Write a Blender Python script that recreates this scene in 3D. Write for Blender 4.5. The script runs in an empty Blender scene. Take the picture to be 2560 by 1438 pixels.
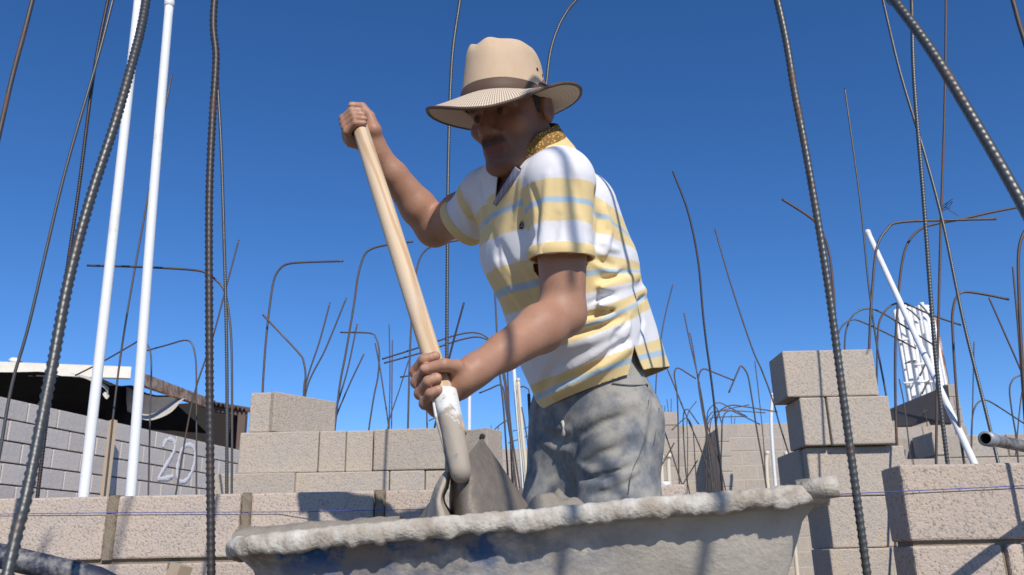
import bpy, bmesh, math, random
import numpy as np
from mathutils import Vector, noise as mnoise

random.seed(7)
rng = np.random.default_rng(7)
SC = bpy.context.scene
COL = SC.collection

# ---------------------------------------------------------------- camera
F_PX, IMG_W, IMG_H = 2100.0, 2560.0, 1438.0
PITCH, ROLL, CAM_Z = math.radians(18.0), math.radians(1.2), 0.55
GROUND = -0.03
_cp, _sp = math.cos(PITCH), math.sin(PITCH)
FW = np.array([0.0, _cp, _sp]); _rt = np.array([1.0, 0, 0]); _up = np.array([0.0, -_sp, _cp])
RT = math.cos(ROLL) * _rt - math.sin(ROLL) * _up
UP = math.sin(ROLL) * _rt + math.cos(ROLL) * _up
CAM = np.array([0.0, 0.0, CAM_Z])

cam_d = bpy.data.cameras.new('camera'); cam = bpy.data.objects.new('camera', cam_d); COL.objects.link(cam)
cam_d.sensor_width = 36.0; cam_d.lens = F_PX / IMG_W * 36.0
cam_d.clip_start = 0.05; cam_d.clip_end = 5000
from mathutils import Matrix
m = Matrix(((RT[0], UP[0], -FW[0], 0), (RT[1], UP[1], -FW[1], 0), (RT[2], UP[2], -FW[2], CAM_Z), (0, 0, 0, 1)))
cam.matrix_world = m
cam_d.dof.use_dof = True; cam_d.dof.focus_distance = 2.0; cam_d.dof.aperture_fstop = 11
SC.camera = cam

# ---------------------------------------------------------------- sky, sun, exposure
SUN_EL, SUN_AZ = math.radians(38), math.radians(17)      # azimuth: to the right of straight behind the camera
SUN = np.array([math.sin(SUN_AZ) * math.cos(SUN_EL), -math.cos(SUN_AZ) * math.cos(SUN_EL), math.sin(SUN_EL)])
W = bpy.data.worlds.new('World'); SC.world = W; W.use_nodes = True
nt = W.node_tree; nt.nodes.clear()
sky = nt.nodes.new('ShaderNodeTexSky'); sky.sky_type = 'NISHITA'; sky.sun_disc = False
sky.sun_elevation = SUN_EL; sky.sun_rotation = math.pi - SUN_AZ
sky.altitude = 2500; sky.air_density = 1.0; sky.dust_density = 0.1; sky.ozone_density = 3.0
hs = nt.nodes.new('ShaderNodeHueSaturation'); hs.inputs['Saturation'].default_value = 1.22
hs.inputs['Value'].default_value = 1.0
bgn = nt.nodes.new('ShaderNodeBackground'); bgn.inputs['Strength'].default_value = 0.12
wo = nt.nodes.new('ShaderNodeOutputWorld')
tn = nt.nodes.new('ShaderNodeMix'); tn.data_type = 'RGBA'; tn.blend_type = 'MULTIPLY'; tn.inputs[0].default_value = 1.0; tn.inputs[7].default_value = (.98, 1.04, 1.2, 1)
nt.links.new(sky.outputs[0], hs.inputs['Color']); nt.links.new(hs.outputs[0], tn.inputs[6]); nt.links.new(tn.outputs[2], bgn.inputs[0]); nt.links.new(bgn.outputs[0], wo.inputs[0])
sun_d = bpy.data.lights.new('sun', 'SUN'); sun_d.energy = 4.2; sun_d.angle = math.radians(0.53); sun_d.color = (1.0, 0.95, 0.87)
sun = bpy.data.objects.new('sun', sun_d); COL.objects.link(sun)
sun.rotation_euler = Vector(SUN).to_track_quat('Z', 'Y').to_euler(); sun.location = (3, -5, 8)
SC.view_settings.view_transform = 'Standard'; SC.view_settings.look = 'None'
SC.view_settings.exposure = 0.0; SC.view_settings.gamma = 1.0
SC.render.engine = 'CYCLES'
SC.cycles.max_bounces = 6

# ---------------------------------------------------------------- helpers
def ray(px, py):
    d = FW + (px - IMG_W / 2) / F_PX * RT + (IMG_H / 2 - py) / F_PX * UP
    return d
def P(px, py, Y):
    """world point at photograph position (px, py) and distance Y in front of the camera"""
    d = ray(px, py)
    return CAM + d * (Y / d[1])
def proj(p):
    q = np.asarray(p) - CAM; z = q @ FW
    return np.stack([IMG_W / 2 + F_PX * (q @ RT) / z, IMG_H / 2 - F_PX * (q @ UP) / z], -1)
def unit(v):
    v = np.asarray(v, float); return v / np.linalg.norm(v)

def tag(o, label=None, cat=None, group=None, kind=None):
    if label: o['label'] = label
    if cat: o['category'] = cat
    if group: o['group'] = group
    if kind: o['kind'] = kind
    return o
def mesh_np(name, V, Fq, mats=(), smooth=True):
    """mesh from arrays; Fq is an (n,3)/(n,4) array or a list of faces"""
    me = bpy.data.meshes.new(name)
    V = np.asarray(V, np.float32)
    if isinstance(Fq, np.ndarray):
        n, k = Fq.shape
        me.vertices.add(len(V)); me.vertices.foreach_set('co', V.ravel())
        me.loops.add(n * k); me.loops.foreach_set('vertex_index', Fq.astype(np.int32).ravel())
        me.polygons.add(n); me.polygons.foreach_set('loop_start', np.arange(0, n * k, k, dtype=np.int32))
        me.update(calc_edges=True); me.validate()
    else:
        me.from_pydata(V.tolist(), [], Fq); me.update()
    if smooth and len(me.polygons): me.polygons.foreach_set('use_smooth', np.ones(len(me.polygons), bool))
    for mt in mats: me.materials.append(mt)
    return me
def obj(name, me, parent=None, loc=None):
    o = bpy.data.objects.new(name, me); COL.objects.link(o)
    if parent is not None: o.parent = parent
    if loc is not None: o.location = loc
    return o
def empty(name, loc, label, cat, group=None):
    """an Empty at the thing's base; its parts are given in world coordinates, so it keeps an identity frame through the parent inverse"""
    o = bpy.data.objects.new(name, None); COL.objects.link(o); o.location = [float(c) for c in loc]; o.empty_display_size = .05
    tag(o, label, cat, group); return o
def part(name, me, parent):
    """a part modelled in world coordinates under a thing that stands elsewhere"""
    o = bpy.data.objects.new(name, me); COL.objects.link(o); o.parent = parent
    if parent.type == 'EMPTY': o.matrix_parent_inverse = Matrix.Translation(parent.location).inverted()
    return o
def set_color(me, rgb, name='col'):
    a = me.color_attributes.new(name, 'FLOAT_COLOR', 'POINT')
    c = np.ones((len(me.vertices), 4), np.float32); c[:, :3] = rgb
    a.data.foreach_set('color', c.ravel())

def spline(pts, n):
    """Catmull-Rom through pts, n samples evenly spaced by length"""
    p = np.asarray(pts, float)
    if len(p) == 2:
        return p[0] + (p[1] - p[0]) * np.linspace(0, 1, n)[:, None]
    q = np.vstack([2 * p[0] - p[1], p, 2 * p[-1] - p[-2]])
    out = []
    for i in range(1, len(q) - 2):
        t = np.linspace(0, 1, 24, endpoint=False)[:, None]
        a, b, c, d = q[i - 1], q[i], q[i + 1], q[i + 2]
        out.append(.5 * (2 * b + (c - a) * t + (2 * a - 5 * b + 4 * c - d) * t**2 + (3 * b - a - 3 * c + d) * t**3))
    out = np.vstack(out + [p[-1:]])
    s = np.concatenate([[0], np.cumsum(np.linalg.norm(np.diff(out, axis=0), axis=1))])
    u = np.linspace(0, s[-1], n)
    return np.stack([np.interp(u, s, out[:, k]) for k in range(3)], -1)
def length(pts):
    p = np.asarray(pts); return float(np.linalg.norm(np.diff(p, axis=0), axis=1).sum())
def frames(c):
    t = np.gradient(c, axis=0); t /= np.linalg.norm(t, axis=1)[:, None] + 1e-12
    ref = np.array([0.3, -1.0, 0.1]); ref = unit(ref - t[0] * (ref @ t[0]))
    N = np.empty_like(c)
    for i in range(len(c)):
        ref = ref - t[i] * (ref @ t[i]); ref /= np.linalg.norm(ref) + 1e-12
        N[i] = ref
    return t, N, np.cross(t, N)
def tube(c, r, sides=8, rfun=None, caps=True):
    """tube round the sampled centre line c; r scalar or per sample; rfun(s, th) multiplies"""
    c = np.asarray(c, float); n = len(c)
    t, N, B = frames(c)
    th = np.linspace(0, 2 * math.pi, sides, endpoint=False)
    R = np.broadcast_to(np.asarray(r, float).reshape(-1, 1), (n, sides)).copy()
    if rfun is not None:
        s = np.concatenate([[0], np.cumsum(np.linalg.norm(np.diff(c, axis=0), axis=1))])
        R = R * rfun(s[:, None], th[None, :])
    V = c[:, None, :] + R[..., None] * (np.cos(th)[None, :, None] * N[:, None, :] + np.sin(th)[None, :, None] * B[:, None, :])
    V = V.reshape(-1, 3)
    i = np.arange(n - 1)[:, None] * sides; j = np.arange(sides)[None, :]; k = (j + 1) % sides
    Fq = np.stack([i + j, i + k, i + sides + k, i + sides + j], -1).reshape(-1, 4)
    if caps:
        V = np.vstack([V, c[:1], c[-1:]])
        a, b = n * sides, n * sides + 1
        jj = np.arange(sides); kk = (jj + 1) % sides; o = (n - 1) * sides
        c1 = np.stack([kk, jj, np.full(sides, a), np.full(sides, a)], -1)
        c2 = np.stack([o + jj, o + kk, np.full(sides, b), np.full(sides, b)], -1)
        faces = Fq.tolist() + [f[:3] for f in c1.tolist()] + [f[:3] for f in c2.tolist()]
        return V, faces
    return V, Fq
def merge(lst):
    V = []; Fs = []; o = 0
    for v, f in lst:
        V.append(np.asarray(v)); Fs += [[int(i) + o for i in q] for q in (f.tolist() if isinstance(f, np.ndarray) else f)]; o += len(v)
    return np.vstack(V), Fs
def boxm(cx, cy, cz, sx, sy, sz, bevel=0.0, seg=1, name='box', mats=()):
    bm = bmesh.new(); bmesh.ops.create_cube(bm, size=1)
    for v in bm.verts: v.co = (v.co.x * sx + cx, v.co.y * sy + cy, v.co.z * sz + cz)
    if bevel: bmesh.ops.bevel(bm, geom=bm.edges[:], offset=bevel, segments=seg, profile=.5, affect='EDGES')
    me = bpy.data.meshes.new(name); bm.to_mesh(me); bm.free()
    for mt in mats: me.materials.append(mt)
    return me
def fnoise(p, sc, seed=0.0):
    return np.array([mnoise.noise(Vector((float(a[0]) * sc + seed, float(a[1]) * sc + seed * .7, float(a[2]) * sc - seed))) for a in p])
def grid(n, m, closed_u=False):
    i = np.arange(n if closed_u else n - 1)[:, None]; j = np.arange(m - 1)[None, :]; k = (i + 1) % n
    return np.stack([i * m + j, k * m + j, k * m + j + 1, i * m + j + 1], -1).reshape(-1, 4)

# ---------------------------------------------------------------- materials
class Mat:
    def __init__(s, name, rough=.9, metal=0.0, spec=.3):
        s.m = bpy.data.materials.new(name); s.m.use_nodes = True; s.t = s.m.node_tree
        s.b = s.t.nodes['Principled BSDF']; s.b.inputs['Roughness'].default_value = rough
        s.b.inputs['Metallic'].default_value = metal; s.b.inputs['Specular IOR Level'].default_value = spec
        s._co = None
    def n(s, ty, **kw):
        x = s.t.nodes.new(ty)
        for k, v in kw.items():
            if k in x.inputs.keys(): x.inputs[k].default_value = v
            else: setattr(x, k, v)
        return x
    def l(s, a, b): s.t.links.new(a, b)
    def co(s):
        if s._co is None: s._co = s.n('ShaderNodeTexCoord').outputs['Object']
        return s._co
    def noise(s, scale, detail=4, rough=.6, co=None):
        x = s.n('ShaderNodeTexNoise', Scale=scale, Detail=detail, Roughness=rough); s.l(co or s.co(), x.inputs['Vector']); return x.outputs['Fac']
    def voro(s, scale, co=None):
        x = s.n('ShaderNodeTexVoronoi', Scale=scale); s.l(co or s.co(), x.inputs['Vector']); return x.outputs['Distance']
    def ramp(s, fac, stops, interp='LINEAR'):
        r = s.n('ShaderNodeValToRGB'); r.color_ramp.interpolation = interp; e = r.color_ramp.elements
        while len(e) < len(stops): e.new(.5)
        for el, (p, c) in zip(e, stops):
            el.position = p; el.color = (*c, 1) if len(c) == 3 else c
        s.l(fac, r.inputs['Fac']); return r.outputs['Color']
    def step(s, fac, a, b):
        r = s.n('ShaderNodeMapRange'); r.inputs['From Min'].default_value = a; r.inputs['From Max'].default_value = b
        s.l(fac, r.inputs['Value']); return r.outputs['Result']
    def mix(s, f, a, b, mode='MIX'):
        x = s.n('ShaderNodeMix', data_type='RGBA', blend_type=mode)
        for v, i in ((f, x.inputs[0]), (a, x.inputs[6]), (b, x.inputs[7])):
            if hasattr(v, 'links'): s.l(v, i)
            else: i.default_value = v if not isinstance(v, tuple) else (*v, 1)
        return x.outputs[2]
    def math(s, op, a, b=0.0):
        x = s.n('ShaderNodeMath', operation=op)
        for v, i in ((a, x.inputs[0]), (b, x.inputs[1])):
            if hasattr(v, 'links'): s.l(v, i)
            else: i.default_value = v
        return x.outputs[0]
    def color(s, c):
        if hasattr(c, 'links'): s.l(c, s.b.inputs['Base Color'])
        else: s.b.inputs['Base Color'].default_value = (*c, 1)
    def rough(s, v): s.l(v, s.b.inputs['Roughness'])
    def bump(s, h, strength=.5, dist=.003):
        x = s.n('ShaderNodeBump'); x.inputs['Strength'].default_value = strength; x.inputs['Distance'].default_value = dist
        s.l(h, x.inputs['Height'])
        if s.b.inputs['Normal'].links: s.l(s.b.inputs['Normal'].links[0].from_socket, x.inputs['Normal'])
        s.l(x.outputs[0], s.b.inputs['Normal'])
    def rnd(s): return s.n('ShaderNodeObjectInfo').outputs['Random']
    def attr(s, name='col'): return s.n('ShaderNodeAttribute', attribute_name=name).outputs['Color']

def block_mat(name, c1, c2, c3, grain=165, pit=.5):
    M = Mat(name, .95, spec=.15)
    big = M.noise(4.5, 3); fine = M.noise(grain, 2, .7); mid = M.noise(grain * .35, 3, .7)
    base = M.mix(M.step(big, .35, .65), c1, c2)
    base = M.mix(M.step(mid, .52, .72), base, c3)
    v = M.math('ADD', M.math('MULTIPLY', M.rnd(), .22), .88)
    base = M.mix(1.0, base, M.ramp(v, [(0, (0, 0, 0)), (1, (1, 1, 1))]), 'MULTIPLY')
    sp = M.step(fine, .30, .46)
    dark = M.mix(M.math('MULTIPLY', M.math('SUBTRACT', 1.0, sp), pit), base, (.10, .085, .07))
    light = M.mix(M.math('MULTIPLY', M.step(fine, .58, .72), .35), dark, (.62, .56, .50))
    M.color(light); M.bump(fine, .55, .004); M.bump(M.noise(grain * .25, 4, .7), .5, .008)
    return M.m
m_block = block_mat('concrete_block', (.53, .44, .345), (.48, .415, .35), (.56, .45, .335))
m_block_near = block_mat('concrete_block_near', (.56, .45, .36), (.50, .42, .36), (.59, .47, .36), 140, .65)
m_block_old = block_mat('concrete_block_old', (.63, .565, .515), (.59, .54, .50), (.66, .575, .515), 60, .25)
m_block_far = block_mat('concrete_block_far', (.46, .385, .31), (.41, .365, .315), (.50, .385, .295), 45, .25)
M = Mat('mortar_joint', .95, spec=.1); f = M.noise(160, 4, .7)
M.color(M.mix(f, (.22, .175, .125), (.34, .28, .21))); M.bump(f, .8, .006); m_mortar = M.m
M = Mat('mortar_pale', .95, spec=.1); f = M.noise(120, 4, .7); M.color(M.mix(f, (.42, .38, .33), (.55, .5, .44))); M.bump(f, .5, .004); m_mortar_pale = M.m
M = Mat('wet_mortar', .75, spec=.35); f = M.noise(70, 5, .65); M.color(M.mix(f, (.20, .165, .125), (.36, .32, .26))); M.bump(f, .7, .008); m_wet = M.m
M = Mat('dry_cement', .9, spec=.2); f = M.noise(26, 5, .65); g = M.noise(120, 3, .6)
c = M.mix(M.step(f, .36, .66), (.36, .30, .235), (.70, .66, .58)); c = M.mix(M.math('MULTIPLY', g, .35), c, (.36, .31, .25))
M.color(c); M.bump(g, .6, .004); M.bump(M.noise(55, 4, .7), .5, .006); m_cement = M.m
M = Mat('ground_dirt', .98, spec=.1); f = M.noise(2.2, 6, .65); g = M.noise(60, 4, .7)
M.color(M.mix(f, (.16, .13, .10), (.24, .20, .16))); M.bump(g, .6, .02); m_ground = M.m

def steel(name, c1, rust, amt, rough=.5, metal=.55):
    M = Mat(name, rough, metal, .5)
    f = M.noise(9, 5, .7); g = M.noise(140, 3, .6)
    w = M.math('ADD', M.math('MULTIPLY', f, .75), M.math('MULTIPLY', g, .25))
    k = M.step(w, .62 - amt, .80 - amt)
    M.color(M.mix(k, c1, rust)); M.rough(M.math('ADD', M.math('MULTIPLY', k, .3), rough - .05)); M.bump(g, .25, .001)
    return M.m
m_steel = steel('rebar_steel', (.105, .10, .095), (.17, .085, .045), .16)
m_steel_dark = steel('rebar_dark', (.05, .045, .045), (.10, .05, .03), .12, .5)
m_steel_rust = steel('rebar_rust', (.09, .072, .065), (.20, .10, .06), .16, .6, .4)
m_steel_mid = steel('rebar_mid', (.07, .06, .058), (.19, .085, .05), .09, .55, .45)
m_steel_grey = steel('rebar_grey', (.105, .105, .10), (.15, .09, .065), .10, .48, .6)
M = Mat('pvc_white', .35, spec=.45); f = M.noise(7, 5, .7); g = M.noise(40, 3, .6)
M.color(M.mix(M.step(f, .60, .74), (.80, .80, .785), (.66, .62, .54))); M.rough(M.math('ADD', M.math('MULTIPLY', g, .3), .2)); m_pvc = M.m
M = Mat('pvc_cream', .4, spec=.4); f = M.noise(12, 5, .7); M.color(M.mix(f, (.76, .68, .52), (.66, .56, .42))); m_cream = M.m
M = Mat('pipe_grey', .6, spec=.35); f = M.noise(30, 5, .7); M.color(M.mix(M.step(f, .45, .65), (.10, .095, .10), (.32, .30, .28))); M.bump(f, .4, .002); m_greypipe = M.m
M = Mat('line_blue', .8); M.color((.06, .09, .38)); m_line = M.m
M = Mat('wire', .6, .4); M.color((.10, .07, .05)); m_wire = M.m
M = Mat('tarp_black', .85, spec=.1); f = M.noise(3.0, 4); M.color(M.mix(f, (.012, .012, .014), (.03, .028, .03))); M.bump(M.noise(5, 4), .6, .05); m_tarp = M.m
M = Mat('tarp_grey', .85, spec=.1); f = M.noise(8, 4); M.color(M.mix(f, (.10, .095, .10), (.16, .15, .15))); M.bump(f, .5, .03); m_tarp_grey = M.m
M = Mat('cloth_pale', .9, spec=.1); f = M.noise(6, 4); M.color(M.mix(f, (.66, .60, .52), (.5, .44, .38))); m_cloth = M.m
M = Mat('beam_cream', .7); f = M.noise(5, 5, .7); M.color(M.mix(M.step(f, .4, .75), (.84, .78, .67), (.70, .62, .50))); m_beam = M.m
M = Mat('beam_rusty', .85); f = M.noise(7, 5, .75); M.color(M.mix(M.step(f, .42, .6), (.62, .46, .34), (.28, .13, .07))); M.bump(f, .3, .01); m_beam_r = M.m
M = Mat('roof_sheet', .7, .2); M.color((.16, .11, .085)); m_roof = M.m
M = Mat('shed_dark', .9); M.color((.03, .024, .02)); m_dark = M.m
M = Mat('wall_shade', .9, spec=.1); f = M.noise(6, 4); M.color(M.mix(f, (.10, .092, .09), (.145, .13, .125))); m_wall_shade = M.m  # dark tone holds the shade on the receding wall's side
M = Mat('antenna_white', .5); f = M.noise(1.5, 5, .7); M.color(M.mix(M.step(f, .55, .8), (.82, .81, .80), (.62, .57, .52))); m_ant = M.m
M = Mat('antenna_rust', .8); f = M.noise(3, 5, .7); M.color(M.mix(M.step(f, .4, .6), (.6, .52, .46), (.34, .15, .08))); m_ant_r = M.m
M = Mat('chalk', .95, spec=.05); M.color(M.mix(M.noise(9, 4, .8), (.66, .63, .63), (.90, .88, .89))); m_chalk = M.m
M = Mat('wood_handle', .6, spec=.3)
mp = M.n('ShaderNodeMapping'); mp.inputs['Scale'].default_value = (28, 28, 2.2); M.l(M.co(), mp.inputs['Vector'])
gr = M.noise(1.6, 5, .65, mp.outputs[0])
wv = M.n('ShaderNodeTexWave', Scale=.55, Distortion=9.0, Detail=2.0); M.l(mp.outputs[0], wv.inputs['Vector'])
c = M.mix(gr, (.55, .37, .21), (.80, .64, .45)); c = M.mix(M.math('MULTIPLY', M.step(wv.outputs['Fac'], .55, .9), .6), c, (.44, .25, .11))
d = M.step(M.noise(9, 4), .5, .75); c = M.mix(M.math('MULTIPLY', d, .4), c, (.58, .52, .44)); M.color(c); M.bump(gr, .2, .001); m_wood = M.m
M = Mat('wood_raw', .85); f = M.noise(30, 5, .7); M.color(M.mix(f, (.40, .30, .20), (.52, .42, .30))); m_wood_raw = M.m
# ---------------------------------------------------------------- ground
def ground():
    n = 41; xs = np.sinh(np.linspace(-5.2, 5.2, n)) / math.sinh(5.2) * 1500
    X, Y = np.meshgrid(xs, xs + 4, indexing='ij')
    V = np.stack([X, Y, np.full_like(X, GROUND)], -1).reshape(-1, 3)
    me = mesh_np('ground', V, grid(n, n), (m_ground,))
    tag(obj('ground', me), kind='structure')
ground()

# ---------------------------------------------------------------- block walls
_bm_cache = {}
def block_mesh(l, w, h, mat, chip=0.004):
    key = (round(l, 3), round(w, 3), round(h, 3), mat.name)
    if key not in _bm_cache:
        _bm_cache[key] = boxm(0, 0, 0, l, w, h, chip, 1, 'block', (mat,))
    return _bm_cache[key]
def chipped(l, w, h, mat, amp=.004, seed=1.0):
    """a block with worn, crumbly arrises (few hundred faces, for the large blocks near the camera)"""
    bm = bmesh.new(); bmesh.ops.create_cube(bm, size=1)
    for v in bm.verts: v.co = (v.co.x * l, v.co.y * w, v.co.z * h)
    bmesh.ops.bevel(bm, geom=bm.edges[:], offset=.006, segments=2, profile=.5, affect='EDGES')
    ed = [e for e in bm.edges if e.calc_length() > .06]
    bmesh.ops.subdivide_edges(bm, edges=ed, cuts=14, use_grid_fill=True)
    for v in bm.verts:
        q = (abs(v.co.x) > l / 2 - .008) + (abs(v.co.y) > w / 2 - .008) + (abs(v.co.z) > h / 2 - .008)
        nn = mnoise.noise(v.co * 30 + Vector((seed * 7.1, seed * 3.3, seed)))
        if q >= 2: v.co *= 1 - amp * max(0, nn - .22) * 7
    me = bpy.data.meshes.new('block'); bm.to_mesh(me); bm.free(); me.materials.append(mat); return me

def wall(name, label, start, yaw, len_, top, courses, mat, jm, thick=.14, bl=.39, joint=.012, ch=.20, shift=0.0, recess=.008, skip=(), group=None):
    """straight block wall; local x runs along it, the face looks along local -y"""
    w = empty(name, (start[0], start[1], GROUND), label, 'wall', group); w.rotation_euler = (0, 0, yaw)
    tz = top - GROUND; base = max(0.0, tz - courses * ch)
    core = boxm(len_ / 2, thick / 2, base + (tz - base - .006) / 2, len_ - .02, thick - 2 * recess, tz - base - .006, 0, 1, 'mortar', (jm,))
    obj('mortar_core', core, w)
    if base > .02: obj('footing', boxm(len_ / 2, thick / 2, base / 2 - .001, len_, thick + .02, base - .002, 0, 1, 'footing', (mat,)), w)
    for r in range(courses):
        z = tz - (r + .5) * ch
        x = -((r % 2) * .5 * (bl + joint) + shift) % (bl + joint) - (bl + joint)
        k = 0
        while x < len_ - .02:
            a, b = max(x, 0), min(x + bl, len_)
            if b - a > .03 and (r, k) not in skip:
                me = block_mesh(b - a, thick, ch - joint, mat)
                o = obj('block', me, w, ((a + b) / 2, thick / 2 + random.uniform(-.003, .003), z))
            x += bl + joint; k += 1
    return w

# left and middle wall just behind the man
def near_wall():
    Y0 = 2.65; thick = .14; top = GROUND + .80
    w = empty('block_wall', (-1.24, Y0, GROUND), 'low unfinished block wall behind the man with a string line along it', 'wall')
    x_end = .52
    obj('mortar_core', boxm((x_end - .03 + 1.24 - 1.2) / 2 - .0, thick / 2, .392, x_end - .03 + 1.24 + 1.2, thick - .03, .784, 0, 1, 'core', (m_mortar,)), w)
    for r in range(4):
        z = .8 - (r + .5) * .2
        x = -1.24 - .41 * 3 + (r % 2) * .205 + .017
        while x < x_end:
            a, b = x, min(x + .376, x_end)
            if b - a > .05:
                me = chipped(b - a, thick, .186, m_block_near, seed=r * 5 + x) if r < 2 else block_mesh(b - a, thick, .186, m_block_near)
                obj('block', me, w, ((a + b) / 2 + 1.24, thick / 2, z))
            if r < 2 and b < x_end:      # squeezed-out, ragged head joint
                n, q = 26, 7; V = []
                for i in range(n):
                    zz = -.095 + .19 * i / (n - 1)
                    for j in range(q):
                        u = j / (q - 1) * 2 - 1
                        wv = .0165 + .006 * mnoise.noise(Vector((i * .35, x * 9, r))) + .003 * mnoise.noise(Vector((i * 1.3, x * 5, 3)))
                        dp = .004 * mnoise.noise(Vector((i * .9, j * .9, x * 3))) + (.006 if abs(u) < .99 else -.012)
                        V.append((u * wv, -dp, zz))
                me = mesh_np('joint', V, grid(n, q)[:, ::-1], (m_mortar,))
                obj('mortar_joint', me, w, (b + .017 + 1.24, 0, z))
            x += .41
    return w
near_wall()

# right-hand wall, nearer
xr = P(2262, 1250, 2.2)[0]
rw = empty('block_wall', (xr, 2.2, GROUND), 'block wall at the right edge with a string line across its top course', 'wall')
obj('mortar_core', boxm(.8, .06, .39, 1.58, .09, .78, 0, 1, 'core', (m_mortar,)), rw)
for r in range(4):
    x = -((r % 2) * .17)
    while x < 1.6:
        a = max(x, 0)
        obj('block', chipped(x + .392 - a, .12, .188, m_block_near, seed=r + x) if r < 2 else block_mesh(x + .392 - a, .12, .188, m_block_near), rw, ((a + x + .392) / 2, .06, .8 - (r + .5) * .2))
        x += .405

# boundary wall with the number, running away on the left
A20, B20 = np.array([-5.2, 6.2]), np.array([-3.86, 12.2])
L20 = float(np.linalg.norm(B20 - A20)); YAW20 = math.atan2(B20[1] - A20[1], B20[0] - A20[0])
w20 = wall('boundary_wall', 'long grey block boundary wall with the number 20 daubed on it', A20, YAW20, L20, 2.12, 10, m_block_old, m_dark, thick=.15, joint=.014, recess=.02)
def on_wall(px, py, off=.006):
    d = ray(px, py); dirw = np.append(unit(B20 - A20), 0); nrm = np.array([dirw[1], -dirw[0], 0])
    p0 = np.append(A20, 0) + nrm * off
    return CAM + d * (((p0 - CAM) @ nrm) / (d @ nrm))
def wall_paint(name, pix, wpx):
    c = spline([on_wall(*q) for q in pix], 60); t = np.gradient(c, axis=0); t /= np.linalg.norm(t, axis=1)[:, None]
    dirw = np.append(unit(B20 - A20), 0); nrm = np.array([dirw[1], -dirw[0], 0]); s = np.cross(t, nrm)
    V = []
    for i in range(60):
        ww = wpx * max(.12, .55 + .75 * abs(mnoise.noise(Vector((i * .23, wpx * 90, 2)))) + .45 * mnoise.noise(Vector((i * .9, 3, wpx * 70))))
        V += [c[i] - s[i] * ww, c[i] - s[i] * ww * .3 + nrm * .004, c[i] + s[i] * ww * .3 + nrm * .004, c[i] + s[i] * ww]
    o = obj(name, mesh_np(name, V, grid(60, 4), (m_chalk,)), w20)
    o.matrix_parent_inverse = (Matrix.Translation(w20.location) @ Matrix.Rotation(YAW20, 4, 'Z')).inverted()
wall_paint('painted_numeral', [(408, 1118), (414, 1103), (426, 1097), (436, 1104), (437, 1122), (428, 1142), (412, 1168), (399, 1190), (398, 1196), (412, 1196), (433, 1190)], .036)
wall_paint('painted_numeral', [(470, 1112), (456, 1122), (447, 1150), (443, 1180), (446, 1198), (456, 1204), (470, 1196), (482, 1172), (488, 1142), (484, 1118), (470, 1111), (462, 1116)], .033)
# timber plank leaning on it
pk = [P(283, 1052, 9.15), P(265, 1245, 8.9)]
V, Fc = tube(spline(pk + [np.array([pk[1][0] - .1, pk[1][1] - .15, GROUND])], 3), .042, 4)
tag(obj('plank', mesh_np('plank', V, Fc, (m_wood_raw,), False)), 'weathered timber plank leaning upright on the numbered boundary wall', 'plank')

# far walls behind the site
fz = P(1800, 1060, 12.3)[2]
wall('block_wall', 'far beige block wall closing the site between the man and the stack', (P(1640, 1060, 12.3)[0] - 1.2, 12.3), 0, 5.6, fz, 11, m_block_far, m_mortar_pale, thick=.15, recess=.004)
fzl = P(1280, 1112, 12.5)[2]
wall('block_wall', 'far pale block wall seen beside the shovel blade under the forearm', (P(1180, 1112, 12.9)[0] - .6, 12.9), 0, 2.3, fzl, 10, m_block_far, m_mortar_pale, thick=.15, shift=.2, recess=.004)
# low stub standing out from the far wall, dark side to the left
a = P(1772, 1098, 12.2)
wall('wall_stub', 'short wall stub standing out from the far wall, casting a triangular shadow', (a[0] + .15, 11.6), math.pi / 2, .69, a[2] + .08, 10, m_block_far, m_mortar_pale, thick=.15, recess=.004)
# lone blocks on the lower length of far wall behind the man's hip
# walls to the right, behind the leaning pipe
q = P(2480, 1085, 7.4)
wall('block_wall', 'middle-distance block wall below the leaning white pipe', (P(2235, 1085, 7.4)[0], 7.4), 0, .42, P(2300, 1092, 7.4)[2], 10, m_block_far, m_mortar, thick=.15)
wall('block_wall', 'middle-distance block wall right of the dark gap behind the grey pipe end', (P(2312, 1085, 7.4)[0], 7.4), 0, 1.75, q[2], 10, m_block_far, m_mortar, thick=.15, shift=.1)
wall('wall_stub', 'dark sided wall stub in the gap below the leaning pipe', (P(2312, 1100, 7.4)[0] + .001, 7.02), math.pi / 2, .36, P(2310, 1090, 7.3)[2], 9, m_block_far, m_mortar, thick=.12)
q = P(2450, 1142, 5.6)
wall('block_wall', 'low block wall just above the right-hand wall at the frame edge', (P(2244, 1146, 5.6)[0], 5.6), 0, 2.2, q[2], 6, m_block_far, m_mortar, thick=.14, shift=.3)
q = P(2382, 960, 13)
wall('wall_pier', 'tall pier of pale blocks behind the leaning pipe', (P(2371, 1000, 13)[0], 13), 0, .175, q[2], 14, m_block_far, m_mortar, thick=.2, bl=.175, joint=.01)
q2 = P(2300, 1066, 10.5)
wall('block_wall', 'block wall topping out under the shaded wall side behind the stack', (P(2225, 1066, 10.5)[0], 10.5), 0, .95, q2[2], 12, m_block_far, m_mortar, thick=.15)
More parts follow.
